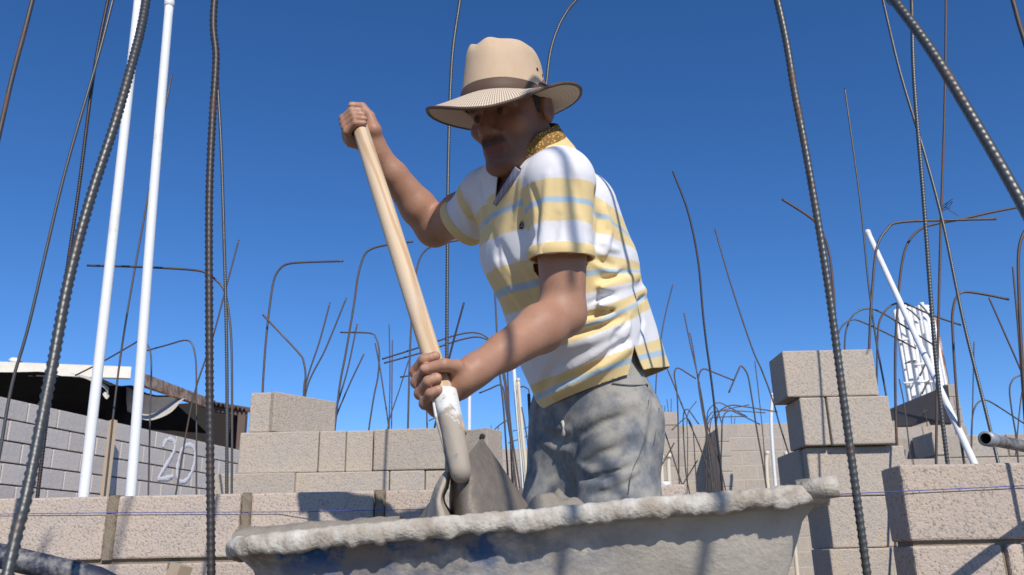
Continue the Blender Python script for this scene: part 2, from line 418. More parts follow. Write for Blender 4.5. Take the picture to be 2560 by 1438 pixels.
# side of a receding wall between, its shade put into the dark colour
pts = [(2221, 1024), (2370, 962), (2380, 1059), (2331, 1060), (2326, 1050), (2290, 1062), (2223, 1068)]
fr = [P(x, y, 12.4 - (x - 2221) * .006) for x, y in pts]; bk = [v + np.array([.03, .12, 0]) for v in fr]
nF = len(fr)
me = mesh_np('wall_side', fr + bk, [list(range(nF))[::-1], list(range(nF, 2 * nF))] + [[i, (i + 1) % nF, nF + (i + 1) % nF, nF + i] for i in range(nF)], (m_wall_shade,), False)
tag(obj('shaded_wall_side', me), 'shaded side of a receding wall below the white antenna mast', 'panel')

# ---------------------------------------------------------------- loose stacked blocks
def loose(px0, px1, row, Y, label, depth=.14, rot=0.0, mat=None, group=None, h=.2, size=None, piv=None, cat='block', seed=0.0):
    top = GROUND + row * .2
    py = 1050
    if size is None:
        x0, x1 = P(px0, py, Y)[0], P(px1, py, Y)[0]; l = x1 - x0 - .004; cx = (x0 + x1) / 2; cy = Y + depth / 2
    else:
        l = size
        c, s = math.cos(rot), math.sin(rot)
        # pivot: the near-left corner of the turned block sits at px0
        x0 = P(px0, py, Y)[0]; cx = x0 + c * l / 2 - s * depth / 2; cy = Y + s * l / 2 + c * depth / 2
    o = obj('concrete_block', chipped(l, depth, h - .003, mat or m_block, .004, seed + row + px0 * .01), None, (cx, cy, top - h / 2))
    o.rotation_euler = (0, 0, rot)
    return tag(o, label, cat, group)
gL, gR = 'blocks stacked behind the low wall', 'blocks stacked in the pillar beside the wheelbarrow'
loose(621, 680, 7, 4.12, 'upright block at the left end of the top row left of the shovel', group=gL)
loose(683, 830, 7, 4.10, 'turned block with a corner forward on top of the left stack', size=.39, rot=math.radians(52), depth=.14, group=gL)
loose(602, 800, 6, 4.1, 'long block at the left of the second row of the left stack', group=gL)
loose(800, 867, 6, 4.1, 'left of two narrow block ends in the second row of the left stack', group=gL, depth=.39)
loose(867, 935, 6, 4.11, 'right of two narrow block ends in the second row of the left stack', group=gL, depth=.39)
loose(935, 1136, 6, 4.08, 'long block of the left stack just left of the shovel socket', group=gL)
loose(1138, 1199, 6, 4.2, 'block of the left stack peeping out behind the shovel socket', group=gL, size=.19, rot=math.radians(-32))
loose(541, 746, 5, 4.06, 'leftmost block of the lowest visible row, above the low wall', group=gL)
loose(746, 977, 5, 4.08, 'second block from the left in the lowest visible row of the left stack', group=gL)
loose(977, 1064, 5, 4.08, 'narrow block in the lowest visible row left of the shovel blade', group=gL, depth=.3)
loose(1064, 1200, 5, 4.09, 'block in the lowest visible row behind the shovel blade', group=gL)
for r in range(4, 0, -1):
    for i in range(3):
        loose(545 + i * 215, 545 + i * 215 + 213, r, 4.1, 'block buried low in the left stack, hidden by the low wall', group=gL, depth=.39)
    
loose(1975, 2210, 7, 3.46, 'big block crowning the pillar of blocks right of the wheelbarrow', depth=.2, group=gR)
loose(2004, 2071, 6, 3.46, 'narrow block end under the crowning block of the right pillar', depth=.2, group=gR)
loose(2073, 2232, 6, 3.455, 'wide block under the crowning block of the right pillar', depth=.2, group=gR)
loose(1984, 2004, 5, 3.56, 'thin block slip at the shaded left edge of the right pillar', depth=.3, group=gR)
loose(2005, 2250, 5, 3.5, 'long block third from the top of the right pillar', depth=.2, group=gR)
loose(2040, 2190, 4, 3.5, 'block fourth from the top of the right pillar, above the tray end', depth=.26, group=gR)
loose(2192, 2248, 4, 3.5, 'narrow block end fourth from the top of the right pillar', depth=.26, group=gR)
loose(2030, 2248, 3, 3.48, 'block at the bottom of the right pillar by the frame edge', depth=.22, group=gR)
for r in (2, 1): loose(2025, 2250, r, 3.5, 'block at the unseen foot of the right pillar', depth=.22, group=gR)
b = P(1678, 1070, 12.3)
o = obj('concrete_block', chipped(.2, .14, .19, m_block_far), None, (b[0], 12.36, fz + .095)); tag(o, 'lone block standing on the far wall right of the jeans', 'block')

# ---------------------------------------------------------------- shed with torn tarpaulin behind the boundary wall
shed = empty('open_shed', (-6.5, 11, GROUND), 'open shed with torn black tarpaulin and rusty beam behind the boundary wall', 'shed')
def beam(name, p, q, th, wd, mat, parent=shed):
    t = unit(q - p); s = unit(np.cross(t, [0, 0, 1])); u = np.cross(s, t)
    V = [e + s * a * wd / 2 + u * b * th / 2 for e in (p, q) for a, b in ((-1, -1), (1, -1), (1, 1), (-1, 1))]
    return part(name, mesh_np(name, V, [[3, 2, 1, 0], [4, 5, 6, 7]] + [[i, (i + 1) % 4, 4 + (i + 1) % 4, 4 + i] for i in range(4)], (mat,), False), parent)
beam('beam', P(-260, 912, 9.2), P(327, 933, 10.2), .145, .08, m_beam)
beam('beam', P(345, 946, 10.3), P(532, 1014, 13.3), .15, .08, m_beam_r)
beam('beam', P(524, 1018, 13.2), P(618, 1034, 13.6), .12, .08, m_roof)
beam('post', P(607, 1040, 13.5), P(607, 1140, 13.5) * [1, 1, 0] + [0, 0, GROUND], .12, .12, m_roof)
beam('post', P(337, 940, 10.35), P(337, 940, 10.35) * [1, 1, 0] + [0, 0, GROUND], .1, .1, m_beam)
# corrugated roof sheet seen on edge
n = 60; a, b = P(522, 1006, 13.0), P(618, 1026, 13.5); V = []
for i in range(n):
    c = a + (b - a) * i / (n - 1); up_ = .03 * math.sin(i / (n - 1) * 2 * math.pi * 9)
    V += [c + [0, 0, up_], c + np.array([-.4, 3.5, .5 + up_])]
part('roof_sheet', mesh_np('roof', V, grid(n, 2), (m_roof,)), shed)
# back of the shed, its inner shade put into the near-black colour
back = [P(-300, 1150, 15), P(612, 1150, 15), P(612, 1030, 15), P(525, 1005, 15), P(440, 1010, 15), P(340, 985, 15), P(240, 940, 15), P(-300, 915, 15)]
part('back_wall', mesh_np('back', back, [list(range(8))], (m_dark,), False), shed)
def sheet(name, rows, mat, n=28, m_=10, amp=.05, parent=shed, seed=1):
    """cloth through rows of points (each row a polyline of (px,py,Y))"""
    R = np.stack([spline([P(*q) for q in r], n) for r in rows])
    T = np.linspace(0, len(rows) - 1, m_); V = np.empty((m_, n, 3))
    for k in range(3):
        for i in range(n): V[:, i, k] = np.interp(T, np.arange(len(rows)), R[:, i, k])
    V = V.reshape(-1, 3); nz = fnoise(V, 2.2, seed); V[:, 1] += amp * nz; V[:, 2] += amp * .4 * fnoise(V, 4.5, seed + 3)
    o = part(name, mesh_np(name, V, grid(m_, n), (mat,)), parent); return o
sheet('tarpaulin', [[(-200, 930, 9.3), (60, 930, 9.5), (150, 938, 9.8), (240, 952, 10.2), (300, 980, 10.6)],
                    [(-200, 1000, 11), (60, 1000, 11.5), (150, 1010, 12), (240, 1020, 12.2), (330, 1030, 12.5)],
                    [(-200, 1080, 13), (60, 1085, 13), (150, 1090, 13), (240, 1100, 13), (345, 1105, 13)]], m_tarp)
sheet('tarpaulin', [[(268, 966, 10.4), (300, 964, 10.6), (330, 964, 11.0), (375, 985, 11.6), (445, 992, 12.2)],
                    [(262, 1010, 11), (300, 1015, 11), (335, 1020, 11.4), (390, 1030, 12), (440, 1010, 12.2)],
                    [(262, 1070, 11.5), (300, 1075, 11.5), (345, 1075, 12.0), (400, 1075, 12.6), (520, 1085, 13)]], m_tarp, seed=4)
sheet('tarpaulin_flap', [[(318, 968, 10.7), (350, 984, 11.3), (395, 992, 11.7), (455, 990, 12.0)],
                         [(316, 1000, 10.8), (345, 1018, 11.2), (385, 1020, 11.5), (440, 1003, 11.9)],
                         [(318, 1030, 10.9), (352, 1042, 11.2), (382, 1038, 11.4), (436, 1008, 11.9)]], m_tarp_grey, seed=6)
sheet('tarpaulin_hem', [[(340, 1030, 10.95), (375, 1036, 11.3), (413, 1018, 11.6), (450, 990, 12.0), (464, 987, 12.1)],
                        [(343, 1046, 10.6), (380, 1051, 10.95), (428, 1031, 11.2), (452, 1004, 11.6), (462, 996, 11.9)]], m_cloth, amp=.01, seed=8)
sheet('tarpaulin_hem', [[(170, 932, 9.6), (215, 940, 9.9), (250, 955, 10.2), (272, 970, 10.3)], [(195, 940, 9.6), (232, 955, 9.9), (258, 968, 10.1), (270, 985, 10.2)]], m_cloth, amp=.02, seed=9)
sheet('tarpaulin_hem', [[(256, 985, 10.1), (264, 980, 10.1), (274, 990, 10.15)], [(260, 992, 10.05), (267, 998, 10.05), (272, 992, 10.1)]], m_cloth, amp=.0, seed=9)

# street lamp head far behind the shed
lamp = empty('street_lamp', (P(60, 910, 26)[0] + 1.0, 26, GROUND), 'street lamp head on its arm above the shed beam', 'street lamp')
hd = spline([P(22, 899, 26), P(34, 902, 26), P(50, 905, 26)], 8)
V, Fc = tube(hd, np.array([.02, .06, .1, .11, .11, .1, .07, .04]), 8); part('lamp_head', mesh_np('h', V, Fc, (m_ant,)), lamp)
pp = P(70, 920, 26); V, Fc = tube(spline([P(50, 905, 26), P(62, 910, 26), pp, np.array([pp[0] + .6, 26, pp[2] - .6]), np.array([pp[0] + .8, 26, GROUND])], 30), .04, 6)
part('pole', mesh_np('p', V, Fc, (m_dark,)), lamp)

# ---------------------------------------------------------------- antenna mast
mast = empty('antenna_mast', (P(2310, 1000, 20)[0], 20, GROUND), 'white mast of clustered antenna panels and pipes behind the leaning pipe', 'antenna mast')
def vpoly(px, py, Y, r, mat, name, sides=10, top_only=None, sy=1.0):
    t = P(px, py, Y); b_ = np.array([t[0], Y, GROUND if top_only is None else t[2] - top_only])
    V, Fc = tube(np.linspace(t, b_, 4), r, sides); V = np.asarray(V)
    V[:, 1] = Y + (V[:, 1] - Y) * sy
    return part(name, mesh_np(name, V, Fc, (mat,), True), mast)
for px, py, w_, Yk, mt in ((2250, 774, .20, 20, m_ant), (2277, 768, .17, 20.2, m_ant), (2306, 764, .19, 20.1, m_ant), (2328, 792, .13, 20.3, m_ant_r)):
    t = P(px, py, Yk)
    bmx = bmesh.new(); bmesh.ops.create_cube(bmx, size=1)
    for v in bmx.verts:
        tz = .82 if v.co.z > 0 else 1
        v.co = (v.co.x * 2 * w_ * tz + t[0], v.co.y * .16 + Yk, v.co.z * (t[2] - GROUND) + (t[2] + GROUND) / 2)
    bmesh.ops.bevel(bmx, geom=bmx.edges[:], offset=.03, segments=2, profile=.5, affect='EDGES')
    me = bpy.data.meshes.new('panel'); bmx.to_mesh(me); bmx.free(); me.materials.append(mt); part('antenna_panel', me, mast)
for px, py, r in ((2237, 776, .035), (2262, 762, .04), (2283, 768, .05), (2290, 790, .04), (2304, 757, .05), (2316, 776, .045), (2334, 796, .03)):
    vpoly(px, py, 19.6 + .02 * (px % 7), r, m_ant, 'pipe')
for px, py in ((2258, 850), (2282, 905), (2296, 912), (2304, 955), (2327, 955), (2270, 958)):
    t = P(px, py, 19.55); V, Fc = tube(np.array([t - [.11, 0, 0], t, t + [.11, 0, .02]]), .03, 6); part('clamp', mesh_np('c', V, Fc, (m_ant,)), mast)
for (x0, y0, x1, y1) in ((2266, 770, 2300, 800), (2300, 760, 2330, 800), (2262, 910, 2290, 902), (2300, 940, 2325, 890), (2305, 985, 2322, 952)):
    V, Fc = tube(spline([P(x0, y0, 19.5), P((x0 + x1) / 2, (y0 + y1) / 2 - 3, 19.45), P(x1, y1, 19.5)], 6), .02, 6); part('cable', mesh_np('c', V, Fc, (m_tarp_grey,)), mast)
# ---------------------------------------------------------------- reinforcing bars
G_BAR = 'reinforcing bars standing on the site'
def rebar(pix, Y, dia, label, mat=None, ribs=False, foot=True, extra_top=None, extra_end=None):
    """bar through photograph positions; Y a distance or (first, last); first point is the free end unless foot=False"""
    n = len(pix)
    Ys = np.full(n, Y, float) if np.isscalar(Y) else np.interp(np.arange(n), np.linspace(0, n - 1, len(Y)), Y)
    pts = [P(x, y, yy) for (x, y), yy in zip(pix, Ys)]
    if extra_top is not None: pts = [np.asarray(e, float) for e in extra_top] + pts
    if extra_end is not None: pts = pts + [np.asarray(e, float) for e in extra_end]
    if foot:
        e = pts[-1]; d = e - pts[-2]
        if d[2] > -1e-3 * abs(d[0]): d = np.array([0, 0, -1.0])
        d = d / abs(d[2]); h = e[2] - GROUND
        lean = np.clip(d[:2], -.35, .35)
        k = min(h, .35)
        if h > .02:
            if h > .5: pts.append(np.array([e[0] + lean[0] * k, e[1] + lean[1] * k, e[2] - k]))
            q = pts[-1]; pts.append(np.array([q[0] + lean[0] * .3 * (q[2] - GROUND), q[1], GROUND - .02]))
    r = dia / 2
    L = length(pts)
    if ribs:
        c = spline(pts, int(L / .0022)); pitch = dia * .78
        def rf(s, th):
            ph = s / pitch + .33 * np.abs(((th / math.pi) % 2) - 1)
            rib = np.clip(np.cos(2 * math.pi * ph) * 1.6 - .5, 0, 1) * np.abs(np.sin(th)) ** .5
            lon = np.clip(np.cos(2 * th) * 4 - 3, 0, 1)
            return .88 + .22 * np.maximum(rib, lon * .75)
        V, Fc = tube(c, r, 12, rf)
    else:
        c = spline(pts, max(16, int(L / .02))); V, Fc = tube(c, r, 7)
    o = obj('rebar', mesh_np('rebar', V, Fc, (mat or m_steel,)))
    return tag(o, label, 'rebar', G_BAR)
RB = rebar
top = lambda px, py, Y, z: [P(px, py, Y) * [1, 1, 0] + [0, 0, z]]
# foreground
RB([(372, -40), (355, 60), (330, 160), (290, 300), (225, 500), (172, 700), (128, 930), (68, 1230), (18, 1438)], (1.12, .86), .0127, 'thick ribbed bar leaning across the left edge in front of the white pipes', m_steel_grey, True, extra_top=[P(395, -140, 1.14)])
RB([(541, -40), (540, 150), (531, 300), (523, 500), (523, 800), (525, 1100), (528, 1438)], 1.28, .0127, 'thick upright rusty bar standing left of the shovel', m_steel_mid, True, extra_top=[np.array([-.62, 1.27, 2.55]), np.array([-.50, 1.28, 2.1])])
RB([(1930, -50), (1990, 250), (2032, 480), (2071, 720), (2106, 980), (2132, 1170), (2168, 1438)], 1.28, .0127, 'thick ribbed bar leaning in front of the pillar of blocks', m_steel_grey, True, extra_top=[np.array([.40, 1.26, 2.15])])
RB([(2190, -60), (2235, 0), (2330, 130), (2440, 310), (2560, 520), (2700, 800)], (1.05, .82), .0127, 'thick out-of-focus bar slanting down across the top right corner', m_steel_grey, True, extra_top=[np.array([.19, .92, 1.84]), np.array([.23, .94, 1.93]), np.array([.30, .97, 1.93]), np.array([.37, 1.01, 1.80])])
RB([(86, -20), (62, 75), (30, 195), (-10, 370)], 1.9, .0115, 'reddish bar cutting the top left corner', m_steel_rust)
RB([(2520, -40), (2532, 0), (2548, 60), (2566, 120), (2600, 260)], 1.9, .0115, 'bar just clipping the top right corner', m_steel_rust)
# bars left, behind the low wall
RB([(276, -30), (270, 0), (235, 180), (196, 480), (152, 780), (128, 960), (95, 1230)], 2.75, .0127, 'black bar passing behind the thick leaning bar at left', m_steel_dark, True)
RB([(290, -30), (282, 0), (246, 140), (160, 440), (75, 800), (30, 960), (0, 1130), (-20, 1230)], 2.72, .0105, 'thin ribbed bar leaning far left, crossing the black bar', m_steel_grey)
RB([(534, -40), (536, 60), (541, 160), (552, 350), (559, 560), (567, 900), (567, 1232)], 2.74, .0115, 'ribbed bar close behind the thick upright rusty bar', m_steel_grey, True)
RB([(430, 185), (405, 310), (350, 600), (300, 900), (262, 1235)], 3.9, .0095, 'thin bar passing behind the right-hand white pipe')
RB([(218, 664), (360, 668), (480, 675), (515, 683), (545, 705), (562, 730), (573, 790), (579, 880), (580, 1090), (579, 1232)], 3.3, .0095, 'bar with a long horizontal hook crossing behind both white pipes')
RB([(597, 600), (565, 720), (530, 850), (482, 1000), (440, 1232)], 4.6, .0095, 'thin bar slanting across the painted numeral 0')
RB([(188, 939), (255, 905), (330, 862), (350, 851), (367, 860), (378, 900), (375, 1050), (371, 1232)], 4.8, .0095, 'hooked bar bent left between the white pipes')
RB([(355, 880), (420, 862), (460, 851), (478, 857), (488, 890), (491, 960), (491, 1232)], 4.8, .0095, 'hooked bar bent left just right of the white pipes')
# bars behind the left stack
RB([(858, 653), (760, 656), (720, 660), (700, 672), (685, 700), (675, 760), (665, 850), (657, 970), (655, 1100)], 4.75, .0127, 'bar with a square hook to the right above the left stack', m_steel)
RB([(657, 787), (745, 880), (759, 905), (764, 940), (760, 975), (757, 1100)], 4.7, .0115, 'bar hooked down-left over the turned block', m_steel)
RB([(825, 757), (800, 850), (763, 970), (755, 1100)], 4.72, .0095, 'short thin bar fanning left of a pair above the turned block')
RB([(866, 745), (815, 870), (767, 972), (758, 1100)], 4.75, .0095, 'longer thin bar fanning right of a pair above the turned block')
RB([(1033, 604), (970, 612), (930, 622), (910, 640), (895, 690), (885, 760), (865, 880), (850, 960), (837, 1070), (834, 1130)], 4.75, .0127, 'tall bar hooked right behind the shovel handle', m_steel)
RB([(893, 810), (870, 920), (847, 1000), (830, 1062), (826, 1130)], 5.0, .0095, 'thin bar leaning beside the tall hooked bar')
RB([(910, 885), (870, 970), (836, 1056), (824, 1130)], 5.2, .0095, 'shortest thin bar leaning right above the narrow block ends')
RB([(851, 831), (925, 833), (940, 845), (948, 880), (945, 940), (935, 990), (922, 1075), (915, 1150)], 5.2, .0105, 'bar with a short hook to the left beside the shovel handle', m_steel)
RB([(938, 858), (950, 920), (960, 985), (971, 1062), (976, 1150)], 5.3, .0095, 'thin bar crossing under the short hook by the shovel handle')
RB([(973, 812), (975, 940), (973, 1062), (972, 1150)], 6.5, .0095, 'thin upright bar between the short hook and the shovel handle')
RB([(981, 850), (980, 960), (979, 1062), (978, 1150)], 6.8, .0095, 'second thin upright bar close to the first by the shovel handle')
RB([(1022, 900), (1000, 970), (972, 1058), (962, 1150)], 6.6, .0095, 'thin bar leaning left below the shovel handle')
RB([(1151, -30), (1150, 0), (1130, 150), (1121, 400), (1118, 700), (1117, 900), (1117, 1200)], 2.75, .0127, 'tall ribbed bar behind the man passing by the hat brim', m_steel_grey, True)
RB([(1470, -60), (1445, -6), (1420, 25), (1395, 70), (1376, 130), (1366, 210), (1358, 300), (1352, 420), (1345, 800), (1330, 1150)], 2.78, .0115, 'curved ribbed bar rising behind the back of the hat', m_steel_grey, True)
RB([(1150, 600), (1090, 612), (1060, 630), (1045, 660), (1035, 720), (1026, 850), (1020, 1058), (1018, 1150)], 4.8, .0115, 'hooked bar rising between the shovel handle and the bent elbow', m_steel)
RB([(1160, 757), (1140, 830), (1124, 892), (1110, 960), (1080, 1100)], 4.6, .0115, 'short slanting bar above the lower hand', m_steel_dark)
RB([(955, 898), (1050, 868), (1140, 838), (1190, 832), (1222, 848), (1245, 890), (1262, 960), (1275, 1080), (1290, 1222)], 4.9, .0105, 'upper of two long bars bent left behind the lower hand', m_steel)
RB([(960, 908), (1060, 880), (1150, 850), (1200, 843), (1232, 862), (1254, 905), (1268, 980), (1280, 1090), (1300, 1222)], 5.0, .0105, 'lower of two long bars bent left behind the lower hand', m_steel)
RB([(1235, 690), (1240, 780), (1246, 900), (1258, 1010), (1265, 1110), (1272, 1222)], 5.0, .0115, 'bar rising in front of the shirt edge below the chest', m_steel)
RB([(1000, 943), (1020, 940), (1050, 937), (1062, 950), (1066, 1000), (1068, 1080)], 5.5, .0105, 'small hooked bar just left of the lower hand')
RB([(1072, 1052), (1095, 1042), (1104, 1044), (1112, 1062), (1116, 1110)], 7.0, .0095, 'tiny hooked bar peeping over the left stack by the socket')
RB([(1268, 912), (1272, 1000), (1276, 1100), (1281, 1222)], 5.6, .0105, 'bar standing left of the thin white pipes under the forearm', m_steel_rust)
RB([(1198, 983), (1225, 972), (1250, 962), (1259, 975), (1266, 1030), (1280, 1125), (1292, 1222)], 5.4, .0105, 'bar with a hook ending left in the open sky under the forearm', m_steel_rust)
RB([(1234, 1077), (1250, 1062), (1268, 1052), (1276, 1062), (1281, 1120), (1284, 1222)], 6.5, .0095, 'low bent bar above the far wall beside the blade')
RB([(1301, 968), (1309, 966), (1318, 972), (1323, 985), (1326, 1100), (1328, 1222)], 5.2, .0095, 'small hooked bar against the shirt hem by the black bar')
RB([(1304, 1018), (1312, 1060), (1320, 1120), (1325, 1222)], 6.0, .0095, 'thin bar between the cream pipe and the black bar')
RB([(1322, 985), (1327, 1100), (1328, 1232)], 2.86, .0115, 'black ribbed bar standing beside the dark trouser leg', m_steel_dark, True)
RB([(1228, 1063), (1228, 1112), (1228, 1160)], 11, .01, 'tiny upright bar on the far wall beside the blade edge')
RB([(1246, 1064), (1247, 1110), (1248, 1160)], 11, .01, 'second tiny upright bar on the far wall beside the blade')
RB([(1270, 1108), (1320, 1090), (1345, 1080), (1400, 1062)], 8, .0095, 'thin bar running level behind the black bar', foot=False)
RB([(1282, 1078), (1320, 1068), (1345, 1058), (1400, 1040)], 8.2, .0095, 'higher thin bar running level behind the black bar', foot=False)
# bars right of the man
RB([(1682, 428), (1720, 530), (1745, 650), (1757, 780), (1766, 860), (1775, 925), (1786, 1015), (1793, 1098), (1801, 1160), (1806, 1230)], 4.6, .0127, 'tall dark bar curving over right of the shirt', m_steel_dark, True)
RB([(1787, 572), (1830, 720), (1880, 870), (1904, 925), (1930, 995), (1950, 1065), (1972, 1135)], 4.9, .0095, 'long thin bar leaning right of the tall curved bar', m_steel)
RB([(1682, 712), (1665, 780), (1652, 850), (1640, 960), (1636, 1230)], 6.5, .0095, 'thin rusty bar rising from behind the shirt back', m_steel_rust)
RB([(1710, 783), (1726, 862), (1741, 925), (1753, 985), (1766, 1065), (1785, 1185), (1793, 1230)], 6.0, .0095, 'left of two thin bars converging on the curved bar')
RB([(1724, 832), (1732, 868), (1749, 972), (1767, 1058), (1798, 1156), (1815, 1230)], 6.3, .0095, 'right of two thin bars converging on the curved bar')
RB([(1668, 922), (1687, 968), (1715, 1038), (1744, 1104), (1764, 1156), (1788, 1230)], 6.2, .0105, 'bar slanting down from the shirt tail across the far wall')
RB([(1740, 947), (1702, 923), (1695, 920), (1689, 923), (1686, 940), (1693, 990), (1696, 1092), (1697, 1184), (1701, 1235)], 6.0, .0105, 'hooked bar nearest the jeans, bent to the right', m_steel_rust)
RB([(1834, 951), (1772, 926), (1760, 922), (1751, 928), (1746, 945), (1747, 968), (1756, 1027), (1767, 1092), (1782, 1230)], 5.9, .0115, 'hooked bar bent right in front of the curved bar', m_steel)
RB([(1822, 982), (1849, 919), (1854, 916), (1859, 920), (1870, 940), (1880, 996), (1893, 1079), (1906, 1151), (1917, 1225)], 5.8, .0115, 'bar bent back sharply like a walking stick', m_steel)
RB([(1887, 903), (1895, 970), (1907, 1084), (1912, 1160)], 8, .0095, 'thin upright bar beside the stick-shaped bar')
RB([(1944, 1030), (1864, 1017), (1828, 1013), (1810, 1020), (1800, 1028), (1792, 1050), (1788, 1117), (1797, 1228)], 6.4, .0105, 'widest low arch of bar over the far wall', m_steel)
RB([(1900, 1061), (1836, 1030), (1821, 1028), (1810, 1038), (1805, 1066), (1803, 1143), (1803, 1228)], 6.8, .0105, 'low arch of bar drooping right over the far wall')
RB([(1868, 1041), (1785, 1044), (1772, 1056), (1766, 1080), (1766, 1160)], 7.5, .0095, 'flat-topped low bar over the far wall')
RB([(1913, 1032), (1836, 1027), (1787, 1029), (1774, 1038), (1767, 1056), (1765, 1092), (1766, 1180)], 7.2, .0095, 'long low bar bent flat to the right over the far wall')
RB([(1873, 1012), (1810, 1025), (1785, 1036), (1775, 1070), (1774, 1160)], 7.6, .0095, 'low bar rising to the right among the arches')
RB([(1864, 1040), (1805, 1009), (1795, 1007), (1785, 1011), (1772, 1025), (1768, 1045), (1770, 1120), (1776, 1228)], 6.9, .0095, 'rounded low arch left among the arches')
RB([(1785, 1014), (1793, 1022), (1800, 1045), (1805, 1066), (1804, 1120), (1800, 1228)], 6.6, .0095, 'low hook turned down beside the curved bar')
RB([(1747, 1061), (1723, 1027), (1716, 1023), (1710, 1030), (1708, 1050), (1709, 1092), (1715, 1182), (1723, 1230)], 6.6, .0105, 'narrow hairpin bar nearest the far wall block')
RB([(1679, 1076), (1707, 1050), (1718, 1045), (1726, 1056), (1733, 1081), (1738, 1160)], 7.6, .0095, 'bent bar over the lone block on the far wall')
RB([(1741, 1003), (1719, 1038), (1719, 1102), (1719, 1180)], 8.5, .0095, 'kinked thin bar rising above the hairpin bar')
RB([(1686, 1107), (1655, 1162), (1622, 1222), (1612, 1240)], 6.0, .0095, 'bar slanting down-left in front of the cream pipes', m_steel_rust)
RB([(1744, 1151), (1720, 1190), (1697, 1228), (1690, 1240)], 6.5, .0095, 'bar slanting down-left before the triangular shadow')
RB([(1644, 1030), (1671, 1107), (1695, 1182), (1712, 1230)], 6.2, .0105, 'bar slanting down-right past the jeans', m_steel_rust)
RB([(1636, 1090), (1636, 1160), (1637, 1230)], 7, .0095, 'thin upright bar touching the edge of the jeans')
for i, (x, y0, y1, lab) in enumerate(((1654, 1014, 1080, 'first'), (1662, 1014, 1080, 'second'), (1667, 998, 1060, 'third'), (1678, 997, 1060, 'fourth'))):
    RB([(x, y0), (x + (4 if i == 2 else 0), (y0 + y1) / 2), (x + (7 if i == 2 else 0), y1)], 12.42, .011, '%s from left of four thin starter bars on the far wall' % lab)
RB([(1828, 1036), (1829, 1062), (1829, 1080)], 12.42, .011, 'left of two short starter bars on the far wall')
RB([(1837, 1045), (1836, 1062), (1836, 1080)], 12.42, .011, 'right of two short starter bars on the far wall')
RB([(2008, 894), (2024, 890), (2040, 890), (2056, 894), (2062, 905), (2064, 960)], 4.6, .0105, 'low arched bar just showing over the crowning block')
# bars around the right-hand pillar
RB([(1955, 498), (2020, 540), (2050, 570), (2072, 630), (2083, 720), (2087, 800), (2090, 880), (2092, 960)], 3.95, .0127, 'bar hooked up-left behind the thick leaning bar', m_steel_rust)
RB([(2112, 220), (2150, 500), (2170, 700), (2190, 850), (2212, 970), (2226, 1060), (2238, 1140), (2248, 1200)], 4.0, .0095, 'thin bar rising past the cap of the leaning pipe', m_steel_grey)
RB([(2490, 548), (2400, 550), (2250, 556), (2217, 575), (2192, 620), (2181, 720), (2176, 800), (2172, 895), (2170, 960)], 4.0, .0127, 'big square hook over the pillar of blocks, pointing right', m_steel)
RB([(2545, 518), (2470, 533), (2400, 549), (2340, 560), (2300, 574), (2268, 612), (2252, 680), (2242, 800), (2238, 900), (2240, 1060), (2246, 1160)], 4.1, .0127, 'second big hook, its arm rising to the right edge', m_steel_rust)
RB([(2290, 872), (2220, 835), (2150, 803), (2128, 800), (2108, 812), (2094, 840), (2091, 880), (2092, 960)], 4.6, .0095, 'lower of two curved hooks drooping right over the pillar', m_steel)
RB([(2345, 870), (2270, 822), (2200, 780), (2165, 772), (2135, 786), (2117, 820), (2112, 860), (2112, 940)], 4.5, .0095, 'upper of two curved hooks drooping right over the pillar', m_steel)
RB([(2402, 813), (2330, 788), (2275, 764), (2250, 757), (2222, 768), (2200, 800), (2194, 850), (2192, 960)], 4.4, .0105, 'hook crossing the top of the antenna mast', m_steel)
RB([(2275, -40), (2279, 0), (2285, 200), (2309, 500), (2331, 800), (2350, 1000), (2370, 1168), (2376, 1230)], 2.42, .0127, 'ribbed bar standing in front of the leaning white pipe', m_steel_grey, True)
RB([(2196, -40), (2207, 0), (2250, 180), (2310, 380), (2358, 560), (2408, 800), (2460, 1010), (2496, 1160), (2510, 1230)], (2.9, 2.5), .0105, 'thin bar slanting down behind the ribbed bar to the right', m_steel_grey, True)
RB([(2366, -40), (2365, 0), (2362, 250), (2354, 500), (2350, 640), (2345, 850), (2342, 1000), (2340, 1190)], 3.2, .0105, 'reddish upright bar tied to the slanting bar with wire', m_steel_rust, True)
RB([(2522, 749), (2470, 738), (2412, 730), (2392, 742), (2383, 772), (2381, 812), (2389, 950), (2400, 1080), (2412, 1170), (2416, 1230)], 3.4, .0105, 'bar hooked to the right below the slanting bar', m_steel)
RB([(2472, 744), (2510, 830), (2558, 940), (2575, 990)], 4.4, .0095, 'thin bar leaning toward the right edge')
RB([(2575, 560), (2556, 590), (2546, 640), (2548, 760), (2555, 900), (2562, 1000)], 3.0, .0115, 'hooked bar at the right edge in mid height', m_steel_rust)
RB([(2532, 668), (2545, 820), (2555, 960), (2562, 1060)], 4.2, .0095, 'thin upright bar just inside the right edge', m_steel_rust)
RB([(2580, 1072), (2483, 1009), (2459, 1001), (2443, 1009), (2433, 1033), (2429, 1077), (2428, 1150)], 5.8, .0105, 'low round hook above the grey pipe end', m_steel)
RB([(2570, 934), (2547, 940), (2532, 950), (2524, 975), (2530, 1030), (2540, 1090), (2546, 1160)], 5.6, .0105, 'round hook at the right edge above the grey pipe end', m_steel)
RB([(2435, 855), (2433, 950), (2430, 1082), (2428, 1150)], 6.5, .0095, 'thin upright bar behind the slanting bar, lower right')
RB([(2564, 930), (2552, 1000), (2543, 1090), (2536, 1180)], 6.2, .0095, 'bar leaning from the right edge down behind the grey pipe')
RB([(2359, 888), (2366, 925), (2372, 958), (2374, 990)], 13.1, .012, 'short starter bar on the tall pale pier')
